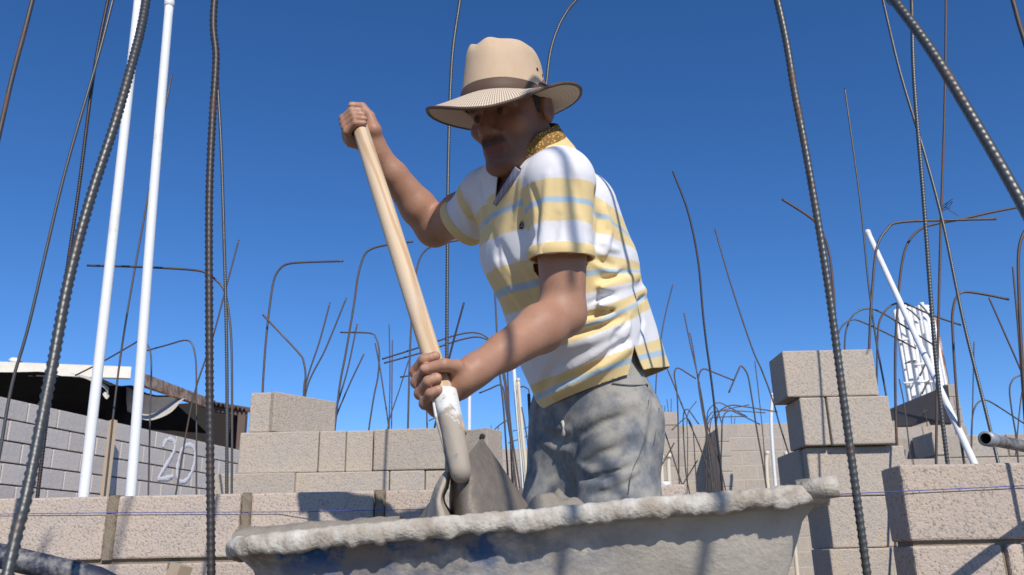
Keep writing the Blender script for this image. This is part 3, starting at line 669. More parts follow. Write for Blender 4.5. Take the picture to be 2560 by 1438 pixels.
RB([(2248, 948), (2260, 1010), (2270, 1090), (2276, 1150)], 6.0, .0095, 'thin dark bar against the shaded wall side')
RB([(2346, 1000), (2325, 1022), (2308, 1035)], 11.8, .012, 'bent rusty bar end before the shaded wall side', m_steel_rust, foot=False, extra_end=[P(2318, 1062, 11.8), P(2295, 1090, 11.8) * [1, 1, 0] + [0, 0, GROUND]])
# bars standing beside and behind the camera (their shadows fall on the tray)
for lab, pts in (('hooked bar standing just behind the viewpoint, nearest its centre line', [(.66, .50), (.63, .72), (.58, .82), (.545, .72), (.53, .50), (.49, -.4), (.47, -2.03)]),
                 ('hooked bar standing behind the viewpoint to the right', [(.83, .20), (.79, .33), (.745, .44), (.715, .40), (.70, .27), (.665, -.4), (.65, -2.03)]),
                 ('tall bar standing behind the viewpoint to the left', [(-.24, 1.3), (-.28, 1.2), (-.31, 1.0), (-.36, .6), (-.42, -.4), (-.44, -2.03)]),
                 ('leaning bar standing behind the viewpoint far left', [(-.52, 1.06), (-.60, .8), (-.68, .3), (-.74, -.6), (-.78, -2.03)])):
    c = spline([np.array([x, -.30, 2.0 + z]) for x, z in pts], 120)
    V, Fc = tube(c, .008, 8); tag(obj('rebar', mesh_np('rebar', V, Fc, (m_steel,))), lab, 'rebar', G_BAR)

# wire ties
def wire(pts, label):
    V, Fc = tube(spline(pts, 40), .0012, 5); return tag(obj('tie_wire', mesh_np('wire', V, Fc, (m_wire,))), label, 'wire')
c0 = P(2353, 532, 3.0); wire([c0 + np.array([.012 * math.cos(t * 2.2), -.05 + .05 * math.sin(t * 2.2), .003 * t]) for t in range(7)] + [c0 + [.03, -.06, -.04]], 'twisted wire tie where two bars cross at upper right')

# ---------------------------------------------------------------- plastic pipes
def pipe(pts, r, mat, label, cap=True, cat='pipe', group='plastic conduits standing on the site'):
    c = spline(pts, 40); t = empty('conduit_pipe', (c[-1][0], c[-1][1], GROUND), label, cat, group)
    V, Fc = tube(c, r, 20); part('pipe', mesh_np('pipe', V, Fc, (mat,)), t)
    if cap:
        d = unit(c[0] - c[1]); k = np.array([c[0] - d * r * 1.6, c[0] - d * r * 1.5, c[0] + d * .2 * r, c[0] + d * r * .5])
        V, Fc = tube(k, np.array([r * 1.02, r * 1.17, r * 1.17, r * .9]), 20); part('cap', mesh_np('cap', V, Fc, (mat,)), t)
    return t
def fl(p): return np.array([p[0], p[1], GROUND])
a, b = P(347, -8, 2.95), P(210, 1232, 2.85); pipe([a, P(290, 520, 2.9), b, b + (b - a) * .3 * [1, 1, 0] + [0, 0, GROUND - b[2]]], .0175, m_pvc, 'left of two tall white plastic pipes behind the leaning bar')
a, b = P(424, 4, 2.9), P(327, 1232, 2.85); pipe([a, P(381, 520, 2.88), b, b + (b - a) * .3 * [1, 1, 0] + [0, 0, GROUND - b[2]]], .0168, m_pvc, 'capped right-hand one of two tall white plastic pipes')
a, b = P(2169, 580, 4.2), P(2440, 1168, 3.3); pipe([a, (a + b) / 2, b, b + (b - a) * .55], .0135, m_pvc, 'capped white pipe leaning across the antenna mast')
a, b = P(1283, 900, 6.5), P(1308, 1225, 6.5); pipe([a, P(1291, 1008, 6.5), b, fl(b)], .015, m_pvc, 'thin white pipe under the forearm', False)
a, b = P(1295, 948, 6.3), P(1318, 1225, 6.3); pipe([a, (a + b) / 2, b, fl(b)], .013, m_cream, 'capped cream pipe right of the thin white one')
a, b = P(1291, 953, 6.4), P(1312, 1225, 6.4); pipe([a, (a + b) / 2, b, fl(b)], .010, m_cream, 'narrow cream pipe squeezed between white and capped cream pipes', False)
a = P(1175, 905, 8); pipe([a, P(1173, 1060, 8), fl(P(1172, 1060, 8))], .017, m_pvc, 'white pipe rising just right of the lower wrist', False)
a = P(1931, 985, 10.5); pipe([a, P(1930, 1100, 10.5), fl(P(1930, 1210, 10.5))], .02, m_pvc, 'slim white capped pipe before the far wall')
a = P(1918, 1130, 10.4); pipe([a, P(1918, 1200, 10.4), fl(P(1918, 1215, 10.4))], .024, m_cream, 'short cream capped pipe left of the slim white pipe')
a = P(1654, 1140, 8); pipe([a, P(1655, 1200, 8), fl(P(1655, 1215, 8))], .02, m_cream, 'left of two cream pipes beside the jeans')
a = P(1673, 1137, 8); pipe([a, P(1673, 1200, 8), fl(P(1673, 1215, 8))], .02, m_cream, 'right of two cream pipes beside the jeans')
a = P(1663, 1205, 7.9); pipe([a, fl(P(1663, 1215, 7.9))], .045, m_pvc, 'stubby white pipe between two cream pipes', False)
a = P(1965, 1132, 10.3); pipe([a, fl(P(1965, 1215, 10.3))], .024, m_cream, 'cream pipe half hidden by the pillar of blocks')

# grey hose end at the right edge
M = Mat('collar_zinc', .5, .3); M.color(M.mix(M.noise(40, 4), (.26, .29, .31), (.42, .44, .45))); m_collar = M.m
gp = empty('hose_pipe', (2.3, 2.05, GROUND), 'dirty grey pipe with an open end poking in at the right edge', 'pipe')
a, b = P(2466, 1097, 1.66), P(2590, 1122, 1.80)
d = unit(b - a); c = np.array([a, a + d * .03, b, b + d * .6, b + d * 1.0 + [0, .1, -.55], [2.3, 2.05, GROUND + .02]])
V, Fq = tube(spline(c, 60), np.where(np.arange(60) < 2, .0125, .0122), 18, caps=False); part('pipe', mesh_np('pipe', V, Fq, (m_greypipe,)), gp)
rp = [(0, .0125), (.0, .0148), (.03, .0148), (.033, .0126)]
V, Fq = tube(np.array([a - d * .004, a - d * .0035, a + d * .024, a + d * .027]), np.array([.0105, .0148, .0148, .0125]), 18, caps=False); part('end_collar', mesh_np('collar', V, Fq, (m_collar,)), gp)
V, Fq = tube(np.array([a - d * .004, a + d * .06]), np.array([.0105, .0095]), 18, caps=False); part('bore', mesh_np('bore', V, Fq[:, ::-1], (m_dark,)), gp)

# wooden stake, lower left
a = P(455, 1412, 1.9); V, Fc = tube(np.array([a, a + [-.03, 0, -.10], [a[0] - .2, 1.9, GROUND]]), .024, 4)
tag(obj('stake', mesh_np('stake', V, Fc, (m_wood_raw,), False)), 'pale sawn stake end poking up at the bottom edge', 'stake')

# mason's string line
pts = [P(-120, 1287, 2.644), P(300, 1282, 2.642), P(700, 1280, 2.642), P(1300, 1270, 2.5), P(2040, 1238, 2.2), P(2262, 1228, 2.193), P(2700, 1208, 2.193)]
V, Fc = tube(np.vstack([pts[0][None], spline(pts[:3], 12), spline(pts[3:], 16)]), .0011, 5)
tag(obj('string_line', mesh_np('line', V, Fc, (m_line,))), 'blue string line stretched along the block walls', 'string')
# ---------------------------------------------------------------- wheelbarrow
NL, NR = P(534, 1368, 1.14), P(2088, 1226, 1.06)
bar_dir = unit(NR - NL); LEN = float(np.linalg.norm(NR - NL)); WID = .56
bx = unit(np.array([bar_dir[0], bar_dir[1], 0])); by = np.array([-bx[1], bx[0], 0.0])
def TB(u, v, w): return NL + bar_dir * u + by * v + np.array([0, 0, w])
barrow = empty('wheelbarrow', (float((NL[0] + NR[0]) / 2), 1.4, GROUND), 'cement-caked blue wheelbarrow filled with mortar in the foreground', 'wheelbarrow')
def rrect(l, w, r, n=8):
    """rounded rectangle from (0,0) to (l,w), list of points, counter-clockwise"""
    out = []
    for cx, cy, a0 in ((l - r, r, -90), (l - r, w - r, 0), (r, w - r, 90), (r, r, 180)):
        for i in range(n + 1):
            a = math.radians(a0 + 90 * i / n); out.append((cx + r * math.cos(a), cy + r * math.sin(a)))
    return np.array(out)
def resample(c, n):
    c = np.vstack([c, c[:1]]); s = np.concatenate([[0], np.cumsum(np.linalg.norm(np.diff(c, axis=0), axis=1))])
    u = np.linspace(0, s[-1], n, endpoint=False); return np.stack([np.interp(u, s, c[:, k]) for k in range(c.shape[1])], -1)
NU = 260
loop_top = resample(rrect(LEN, WID, .075), NU)
DEPTH = .27
def tray_ring(f):
    """f 0 top .. 1 bottom: ring of the tapering pan"""
    g = .017 * min(1, f * 12); sx0, sx1, sy = .07 * f + g, .085 * f + g, .130 * f ** 1.1 + g
    p = loop_top.copy()
    p[:, 0] = sx0 + p[:, 0] / LEN * (LEN - sx0 - sx1); p[:, 1] = sy + p[:, 1] / WID * (WID - 2 * sy)
    return p
rows = 22
V = []
for i in range(rows):
    f = i / (rows - 1); p = tray_ring(f)
    V.append(np.stack([TB(u, v, -DEPTH * f - .006) for u, v in p]))
Vt = np.stack(V); nz = fnoise(Vt.reshape(-1, 3), 34, 2).reshape(rows, NU) * .0018 + fnoise(Vt.reshape(-1, 3), 9, 5).reshape(rows, NU) * .004
cen = np.array([Vt[..., 0].mean(), Vt[..., 1].mean(), 0]); out = Vt - cen; out[..., 2] = 0; out /= np.linalg.norm(out, axis=-1, keepdims=True)
Vt = Vt + out * nz[..., None]
Fq = []
for i in range(rows - 1):
    j = np.arange(NU); k = (j + 1) % NU
    Fq.append(np.stack([i * NU + j, (i + 1) * NU + j, (i + 1) * NU + k, i * NU + k], -1))
Fq = np.vstack(Fq).tolist() + [list(range((rows - 1) * NU, rows * NU))[::-1]]
M = Mat('tray_caked', .85, spec=.25)
co = M.co(); f1 = M.noise(7, 5, .65); f2 = M.noise(16, 5, .7); f3 = M.noise(90, 4, .65); f4 = M.noise(3.2, 3)
pale = M.mix(f2, (.64, .57, .47), (.74, .68, .57)); pale = M.mix(M.math('MULTIPLY', M.step(f3, .5, .7), .35), pale, (.52, .42, .34))
grey = M.mix(f2, (.20, .17, .145), (.33, .28, .235))
blue = M.mix(f3, (.02, .07, .18), (.04, .13, .30))
sp = M.n('ShaderNodeSeparateXYZ'); M.l(co, sp.inputs[0])
# paint shows through in the left half just under the rim; cement is thickest low down on the right
bz = M.math('MULTIPLY', M.step(sp.outputs['X'], .16, -.06), M.step(f1, .40, .50))
c = M.mix(M.step(M.math('ADD', f4, M.math('MULTIPLY', f1, .5)), .55, .85), pale, M.mix(.55, pale, grey))
c = M.mix(M.math('MULTIPLY', bz, M.step(sp.outputs['Z'], .50, .56)), c, blue)
c = M.mix(M.math('MULTIPLY', M.math('MULTIPLY', M.step(f2, .44, .56), M.step(sp.outputs['X'], .30, -.20)), M.step(sp.outputs['Z'], .48, .56)), c, grey)
M.color(c); M.bump(f3, .5, .003); M.bump(f2, .4, .006); m_tray = M.m
tray = part('tray', mesh_np('tray', Vt.reshape(-1, 3), Fq, (m_tray,)), barrow)
sm = tray.modifiers.new('s', 'SOLIDIFY'); sm.thickness = .003; sm.offset = -1
# rolled rim, thick with dried cement, dripping on the outside
ns = 22; NR_ = 900
lt = resample(rrect(LEN, WID, .075), NR_)
c = np.stack([TB(u, v, 0) for u, v in lt]); t = np.roll(c, -1, 0) - np.roll(c, 1, 0); t /= np.linalg.norm(t, axis=1)[:, None]
o_ = np.cross(t, [0, 0, 1.0]); o_ /= np.linalg.norm(o_, axis=1)[:, None]
V = np.empty((NR_, ns, 3)); th = np.linspace(0, 2 * math.pi, ns, endpoint=False)
for i in range(NR_):
    s = i / NR_ * 2.6
    drip = max(0, mnoise.noise(Vector((s * 16, 1.5, 0)))) * .012 + max(0, mnoise.noise(Vector((s * 55, 4, 0)))) * .010 + .003
    big = mnoise.noise(Vector((s * 5, 9, 0)))
    for j, a in enumerate(th):
        cx, cz = math.cos(a), math.sin(a)
        r = .0112 + .0014 * big
        p_ = c[i] + o_[i] * cx * r + np.array([0, 0, cz * r * (1.05 if cz > 0 else 1.0)])
        nn = mnoise.noise(Vector(p_ * 60)) * .0020 + mnoise.noise(Vector(p_ * 150)) * .0016 + mnoise.noise(Vector(p_ * 320)) * .0007 + mnoise.noise(Vector(p_ * 22)) * .0016
        p_ = p_ + (o_[i] * cx + np.array([0, 0, cz])) * nn
        if cz < -.1 and cx > -.3: p_[2] -= drip * (-cz) ** 1.5 * (.4 + .6 * max(0, cx + .3))
        V[i, j] = p_
j = np.arange(ns); k = (j + 1) % ns; Fq = []
for i in range(NR_):
    q = (i + 1) % NR_; Fq.append(np.stack([i * ns + j, q * ns + j, q * ns + k, i * ns + k], -1))
part('rim', mesh_np('rim', V.reshape(-1, 3), np.vstack(Fq)[:, ::-1], (m_cement,)), barrow)
# free tube end of the rim brace at the right corner
a = P(2060, 1219, 1.07); b = P(2094, 1216, 1.065)
V, Fc = tube(np.array([a + (a - b) * 2, a, b, b + (b - a) * .08]), np.array([.012, .0135, .0135, .011]), 14, lambda s, t_: 1 + .05 * np.sin(3 * t_ + 90 * s)); part('rim_end', mesh_np('end', V, Fc, (m_cement,)), barrow)
# undercarriage: handles, legs, wheel
m_frame = steel('barrow_frame', (.03, .035, .06), (.42, .39, .34), .12, .6, .2)
for s_ in (0, 1):
    h0 = P(-60, 1376, 1.22) if s_ == 0 else P(-60, 1376, 1.22) + np.array([0, .52, -.14])
    h1 = P(240, 1446, 1.24) if s_ == 0 else P(240, 1446, 1.24) + np.array([0, .50, -.14])
    hb = TB(.3, .12 + s_ * .32, -DEPTH - .03); hc = TB(LEN + .02, .22 + s_ * .12, -DEPTH - .08)
    V, Fc = tube(np.vstack([spline([h0 + (h0 - h1) * .5, h0, h1], 20), spline([h1 * .97 + hb * .03, hb], 10), spline([hb * .97 + hc * .03, hc], 10)]), .0165, 14); part('handle', mesh_np('handle', V, Fc, (m_frame,)), barrow)
    l0 = TB(.18, .1 + s_ * .36, -DEPTH - .03); l1 = np.array([l0[0] + .03, l0[1], GROUND + .015]); l2 = l1 + [.14, 0, 0]; l3 = TB(.42, .12 + s_ * .32, -DEPTH - .03)
    V, Fc = tube(spline([l0, l1 + [-.0, 0, .08], l1 + [.03, 0, 0], l2, l3], 40), .013, 10); part('leg', mesh_np('leg', V, Fc, (m_frame,)), barrow)
wc = np.array([TB(LEN - .04, WID / 2, 0)[0], TB(LEN - .04, WID / 2, 0)[1], GROUND + .18])
a = np.linspace(0, 2 * math.pi, 41)[:-1]
ring = np.stack([wc[0] + .145 * np.cos(a), np.full(40, wc[1]), wc[2] + .145 * np.sin(a)], -1)
V = np.empty((40, 10, 3)); th = np.linspace(0, 2 * math.pi, 10, endpoint=False)
for i in range(40):
    rd = np.array([math.cos(a[i]), 0, math.sin(a[i])])
    V[i] = ring[i] + .035 * (np.cos(th)[:, None] * rd + np.sin(th)[:, None] * np.array([0, 1.0, 0]))
j = np.arange(10); k = (j + 1) % 10
Fq = np.vstack([np.stack([i * 10 + j, ((i + 1) % 40) * 10 + j, ((i + 1) % 40) * 10 + k, i * 10 + k], -1) for i in range(40)])
wh = part('wheel', mesh_np('wheel', V.reshape(-1, 3), Fq, (m_dark,)), barrow)
V, Fc = tube(np.array([wc - [0, .035, 0], wc + [0, .035, 0]]), .112, 24); part('rim_disc', mesh_np('disc', V, Fc, (m_frame,)), wh)
V, Fc = tube(np.array([wc - [0, .09, 0], wc + [0, .09, 0]]), .01, 10); part('axle', mesh_np('axle', V, Fc, (m_frame,)), wh)

# mortar in the tray
nu, nv = 110, 70; V = np.empty((nu, nv, 3))
for i in range(nu):
    for j in range(nv):
        u = .075 + (LEN - .16) * i / (nu - 1); v = .07 + (WID - .14) * j / (nv - 1)
        cu, cv = min(max(u, .15), LEN - .155), min(max(v, .14), WID - .14); rr_ = math.hypot(u - cu, v - cv)
        if rr_ > .07: u, v = cu + (u - cu) * .07 / rr_, cv + (v - cv) * .07 / rr_
        p_ = TB(u, v, 0); e = (min(u, LEN - u) - .075) / .05; e2 = (min(v, WID - v) - .07) / .04; ed = max(0, min(1, e, e2))
        n1 = mnoise.noise(Vector((u * 9, v * 9, 1))); n2 = mnoise.noise(Vector((u * 32, v * 32, 4))); n3 = mnoise.noise(Vector((u * 80, v * 80, 8)))
        h = -.022 + .018 * n1 + .012 * n2 + .005 * n3
        h += .050 * math.exp(-((u - .425) / .045) ** 2 - ((v - .20) / .07) ** 2) * (1 + .25 * n2)
        h += .040 * math.exp(-((u - .50) / .09) ** 2 - ((v - .24) / .08) ** 2) * (1 + .3 * n2)
        h += .040 * math.exp(-((u - .27) / .05) ** 2 - ((v - .24) / .06) ** 2)
        p_[2] += h * ed - .03 * (1 - ed); V[i, j] = p_
mo = obj('mortar_heap', mesh_np('mortar', V.reshape(-1, 3), grid(nu, nv), (m_wet,)))
mo.modifiers.new('s', 'SOLIDIFY').thickness = .004
tag(mo, 'grey wet mortar heaped in the wheelbarrow', 'mortar')
# cake of stiff mortar along the left part of the tray
sl = [P(600, 1322, 1.24), P(800, 1305, 1.25), P(1005, 1292, 1.26)]
c = spline(sl, 90); V = []
for i in range(90):
    for j in range(12):
        a = 2 * math.pi * j / 12; ca, sa = math.cos(a), math.sin(a)
        sq = 1 / max(abs(ca), abs(sa)) ** .75
        p_ = c[i] + np.array([0, ca * .035 * sq, -.022 + sa * .022 * sq]); k_ = (1 - .5 * max(0, 1 - i / 12))
        V.append(p_ + np.array([0, 0, .0025 * mnoise.noise(Vector(p_ * 60)) + .003 * mnoise.noise(Vector(p_ * 18))]))
j = np.arange(12); k = (j + 1) % 12
Fq = np.vstack([np.stack([i * 12 + j, (i + 1) * 12 + j, (i + 1) * 12 + k, i * 12 + k], -1) for i in range(89)]).tolist() + [list(range(12))[::-1], list(range(89 * 12, 90 * 12))]
tag(obj('mortar_cake', mesh_np('cake', V, Fq, (m_wet,), True)), 'stiff slab of mortar standing above the left of the tray', 'mortar')

# ---------------------------------------------------------------- shovel
H0, H1 = P(893, 296, 1.735), P(1141, 1088, 1.335)
shovel = empty('shovel', (H1[0], H1[1], .6), 'wooden handled shovel driven into the mortar by the man', 'shovel')
HAX = unit(H0 - H1); HLEN = float(np.linalg.norm(H0 - H1)); HR = .0178
ts = np.linspace(0, 1, 60); c = H0 + (H1 - H0) * ts[:, None]
rr = HR * (1 + .06 * np.sin(ts * 5)); rr[:3] *= [.75, .93, 1]
# handle mesh in its own frame so that the grain runs along it
V, Fc = tube(np.stack([np.zeros(60), np.zeros(60), -ts * HLEN], -1), rr, 24, lambda s, t_: 1 + .015 * np.sin(2 * t_ + s * 3))
zq = Vector(HAX).to_track_quat('Z', 'Y').to_matrix().to_4x4()
ho = obj('handle', mesh_np('handle', V, Fc, (m_wood,)), shovel)
ho.matrix_parent_inverse = Matrix.Translation(shovel.location).inverted(); ho.matrix_basis = Matrix.Translation(Vector(H0)) @ zq
M = Mat('socket_caked', .8, .1); f = M.noise(14, 5, .7); g = M.noise(60, 4)
sz = M.n('ShaderNodeSeparateXYZ'); M.l(M.co(), sz.inputs[0])
c_ = M.mix(M.step(M.math('ADD', f, M.math('MULTIPLY', M.step(sz.outputs['Z'], .72, .82), .26)), .60, .68), (.40, .34, .27), (.76, .74, .68)); c_ = M.mix(M.step(g, .62, .72), c_, (.22, .26, .22)); M.color(c_); M.bump(g, .5, .003); m_sock = M.m
M = Mat('blade_wet', .55, .15, .4); f = M.noise(30, 5, .7); g = M.noise(110, 4, .7)
c_ = M.mix(f, (.15, .12, .095), (.25, .21, .165)); c_ = M.mix(M.step(g, .6, .75), c_, (.30, .29, .25)); M.color(c_); M.bump(f, .6, .006); M.bump(g, .4, .002); m_blade = M.m
M = Mat('mud_dry', .9); f = M.noise(40, 5, .7); M.color(M.mix(f, (.33, .27, .21), (.50, .43, .35))); M.bump(f, .7, .005); m_mud = M.m
S0, S1 = P(1112, 985, 1.372), P(1150, 1172, 1.315)
sc_ = spline([S0, P(1133, 1078, 1.338), S1, P(1153, 1184, 1.325)], 40); ss = np.linspace(0, 1, 40)
sr = .0205 - .0045 * ss; sr[-3:] *= [.98, .95, .9]
V, Fc = tube(sc_, sr, 26, lambda s, t_: 1 + .02 * np.sin(5 * t_ + 60 * s)); V = np.asarray(V); V[:-2] += (fnoise(V[:-2], 45, 3) * .0016)[:, None] * unit(ray(1140, 1080)) * -1
part('socket', mesh_np('socket', V, Fc, (m_sock,)), shovel)
# open seam of the rolled socket, left edge
sm_ = [P(1083, 990, 1.365), P(1092, 1045, 1.352), P(1108, 1105, 1.335), P(1118, 1150, 1.33), P(1120, 1180, 1.33)]
V, Fc = tube(spline(sm_, 40), np.linspace(.0035, .003, 40), 8); part('socket_seam', mesh_np('seam', V, Fc, (m_sock,)), shovel)
def patch(rows, name, mat, nu=40, nv=26, amp=.0016, thick=.003, parent=shovel):
    R = np.stack([spline(r, nu) for r in rows])
    V = np.stack([spline(R[:, i], nv) for i in range(nu)], 1)
    V = V.reshape(-1, 3); V = V + (fnoise(V, 70, 5) * amp)[:, None] * np.array([.3, -.9, .2])
    o = part(name, mesh_np(name, V, grid(nv, nu), (mat,)), parent)
    s = o.modifiers.new('s', 'SOLIDIFY'); s.thickness = thick; s.offset = 0; return o
# blade: a right wing facing the viewer, a deep central valley and the rolled left wing
A_ = P(1122, 1172, 1.345); B_ = P(1203, 1096, 1.48)
patch([[P(1126, 1172, 1.325), P(1150, 1168, 1.318), P(1172, 1135, 1.36), P(1203, 1097, 1.46)],
       [P(1128, 1200, 1.37), P(1155, 1196, 1.325), P(1195, 1165, 1.36), P(1236, 1143, 1.46)],
       [P(1125, 1250, 1.40), P(1162, 1246, 1.315), P(1220, 1220, 1.35), P(1282, 1210, 1.45)],
       [P(1130, 1320, 1.41), P(1168, 1320, 1.30), P(1240, 1310, 1.33), P(1346, 1304, 1.43)],
       [P(1140, 1400, 1.40), P(1180, 1400, 1.29), P(1250, 1395, 1.32), P(1390, 1390, 1.42)]], 'blade', m_blade, nu=60, nv=44)
patch([[P(1119, 1170, 1.34), P(1122, 1176, 1.345), P(1127, 1182, 1.37)],
       [P(1094, 1208, 1.36), P(1108, 1214, 1.325), P(1120, 1216, 1.38)],
       [P(1080, 1245, 1.37), P(1098, 1250, 1.315), P(1110, 1250, 1.40)],
       [P(1064, 1300, 1.38), P(1108, 1300, 1.30), P(1134, 1300, 1.40)],
       [P(1050, 1380, 1.38), P(1110, 1380, 1.31), P(1150, 1380, 1.40)]], 'blade_wing', m_mud, nu=30, nv=40)
patch([[P(1074, 1258, 1.42), P(1082, 1262, 1.40), P(1088, 1275, 1.39)], [P(1040, 1312, 1.42), P(1065, 1315, 1.39), P(1085, 1318, 1.385)], [P(1030, 1360, 1.42), P(1060, 1360, 1.39), P(1085, 1362, 1.385)]], 'blade_tread', m_blade, nu=20, nv=20)
V, Fc = tube(np.array([P(1203, 1097, 1.46), P(1206, 1091, 1.465), P(1208, 1092, 1.47)]), np.array([.004, .005, .003]), 10); part('rivet', mesh_np('rivet', V, Fc, (m_dark,)), shovel)
# ---------------------------------------------------------------- implicit-surface modelling for the man
def smin(a, b, k):
    h = np.clip(.5 + .5 * (b - a) / k, 0, 1); return b + (a - b) * h - k * h * (1 - h)
class Field:
    """blend of rounded cones and ellipsoids; each entry: function, bounding centre, bounding radius, blend, sign"""
    def __init__(s): s.e = []
    def seg(s, a, b, ra, rb, k=.02, sign=1, flat=None):
        a, b = np.asarray(a, float), np.asarray(b, float)
        if flat is not None: w, sc = unit(flat[0]), flat[1]
        else: w = None
        def fn(p):
            if w is not None:
                q = p - a; q = q + (sc - 1) * (q @ w)[..., None] * w
                ba = b - a; ba = ba + (sc - 1) * (ba @ w) * w
            else: q = p - a; ba = b - a
            t = np.clip((q @ ba) / (ba @ ba + 1e-12), 0, 1)
            d = np.linalg.norm(q - t[..., None] * ba, axis=-1) - (ra + (rb - ra) * t)
            return d / (math.sqrt(sc) if w is not None else 1)
        s.e.append((fn, (a + b) / 2, np.linalg.norm(b - a) / 2 + max(ra, rb), k, sign)); return s
    def chain(s, pts, rs, k=.02, sign=1, flat=None):
        for i in range(len(pts) - 1): s.seg(pts[i], pts[i + 1], rs[i], rs[i + 1], k if i == 0 else min(k, max(.004, .4 * min(rs[i], rs[i + 1]))), sign, flat)
        return s
    def ell(s, c, r, R=None, k=.02, sign=1):
        c, r = np.asarray(c, float), np.asarray(r, float); R = np.eye(3) if R is None else np.asarray(R)
        def fn(p):
            q = (p - c) @ R; k0 = np.linalg.norm(q / r, axis=-1); k1 = np.linalg.norm(q / r**2, axis=-1)
            return k0 * (k0 - 1) / (k1 + 1e-9)
        s.e.append((fn, c, float(r.max()), k, sign)); return s
    def __call__(s, p, idx=None):
        d = None
        for i in (range(len(s.e)) if idx is None else idx):
            fn, _, _, k, sg = s.e[i]; v = fn(p)
            if d is None: d = v if sg > 0 else np.full(p.shape[:-1], 1.0)
            elif sg > 0: d = smin(d, v, k)
            else: d = -smin(-d, v, k)
        return np.full(p.shape[:-1], 1.0) if d is None else d
    def bounds(s, pad=.02):
        lo = np.min([c - r for f, c, r, k, g in s.e if g > 0], axis=0) - pad; hi = np.max([c + r for f, c, r, k, g in s.e if g > 0], axis=0) + pad
        return lo, hi
    def hit(s, px, py, t0=.8, t1=2.6):
        """first point on the surface along the view through a photograph position"""
        d = unit(ray(px, py)); t = t0
        for _ in range(80):
            v = float(s(np.array([CAM + d * t]))[0])
            if v < .0008: return CAM + d * t
            t += max(v * .8, .0008)
            if t > t1: break
        return None
    def polygonise(s, h, lo=None, hi=None, extra=None):
        l0, h0 = s.bounds(); lo = l0 if lo is None else np.maximum(lo, l0); hi = h0 if hi is None else np.minimum(hi, h0)
        n = np.ceil((hi - lo) / h).astype(int) + 1; B = 20
        nb = np.ceil(n / B).astype(int); n = nb * B + 1
        D = np.full(n, 1.0, np.float32); R = B * h * math.sqrt(3) / 2
        cc = np.array([c for _, c, _, _, _ in s.e]); cr = np.array([r for _, _, r, _, _ in s.e]); ck = np.array([e[3] for e in s.e]); sg = np.array([e[4] for e in s.e])
        ax = [np.arange(B + 1) * h for _ in range(3)]; loc = np.stack(np.meshgrid(*ax, indexing='ij'), -1)
        for i in range(nb[0]):
            for j in range(nb[1]):
                for k in range(nb[2]):
                    o = lo + np.array([i, j, k]) * B * h; c = o + B * h / 2
                    dist = np.linalg.norm(cc - c, axis=1) - cr
                    sel = np.nonzero(dist < R + ck + .03)[0]
                    if not (sg[sel] > 0).any(): continue
                    cv = float(s(c[None], sel)[0])
                    if cv > R * 1.5 + .03: continue
                    if cv < -(R * 2.2 + .05):
                        D[i*B:(i+1)*B+1, j*B:(j+1)*B+1, k*B:(k+1)*B+1] = -1; continue
                    v = s(loc + o, sel)
                    if extra is not None: v = extra(loc + o, v)
                    D[i*B:(i+1)*B+1, j*B:(j+1)*B+1, k*B:(k+1)*B+1] = v
        return nets(D, lo, h)
def nets(D, lo, h):
    S = D < 0; c = np.zeros(np.array(D.shape) - 1, np.uint8)
    offs = [(a, b, d) for a in (0, 1) for b in (0, 1) for d in (0, 1)]
    sh = lambda A, o: A[o[0]:A.shape[0] - 1 + o[0], o[1]:A.shape[1] - 1 + o[1], o[2]:A.shape[2] - 1 + o[2]]
    for o in offs: c += sh(S, o)
    idx = np.argwhere((c > 0) & (c < 8)); idm = np.full(c.shape, -1, np.int32); idm[tuple(idx.T)] = np.arange(len(idx))
    val = np.stack([D[tuple((idx + o).T)] for o in offs], -1); O = np.array(offs, float)
    acc = np.zeros((len(idx), 3)); cnt = np.zeros(len(idx))
    for a in range(8):
        for b in range(a + 1, 8):
            if np.abs(O[a] - O[b]).sum() != 1: continue
            m_ = (val[:, a] < 0) != (val[:, b] < 0)
            t = val[m_, a] / (val[m_, a] - val[m_, b]); acc[m_] += O[a] + (O[b] - O[a]) * t[:, None]; cnt[m_] += 1
    V = lo + (idx + acc / cnt[:, None]) * h
    faces = []
    for ax in range(3):
        u, w = [(1, 2), (2, 0), (0, 1)][ax]
        s0 = np.take(S, range(S.shape[ax] - 1), ax); s1 = np.take(S, range(1, S.shape[ax]), ax)
        e = np.argwhere(s0 != s1); e = e[(e[:, u] > 0) & (e[:, w] > 0) & (e[:, u] < c.shape[u]) & (e[:, w] < c.shape[w])]
        fl_ = s0[tuple(e.T)]
        du = np.zeros(3, int); du[u] = 1; dw = np.zeros(3, int); dw[w] = 1
        g = lambda q: idm[tuple(q.T)]
        q = np.stack([g(e - du - dw), g(e - dw), g(e), g(e - du)], -1)
        q[~fl_] = q[~fl_][:, ::-1]; faces.append(q)
    Fq = np.vstack(faces); Fq = Fq[(Fq >= 0).all(1)]
    return V, Fq
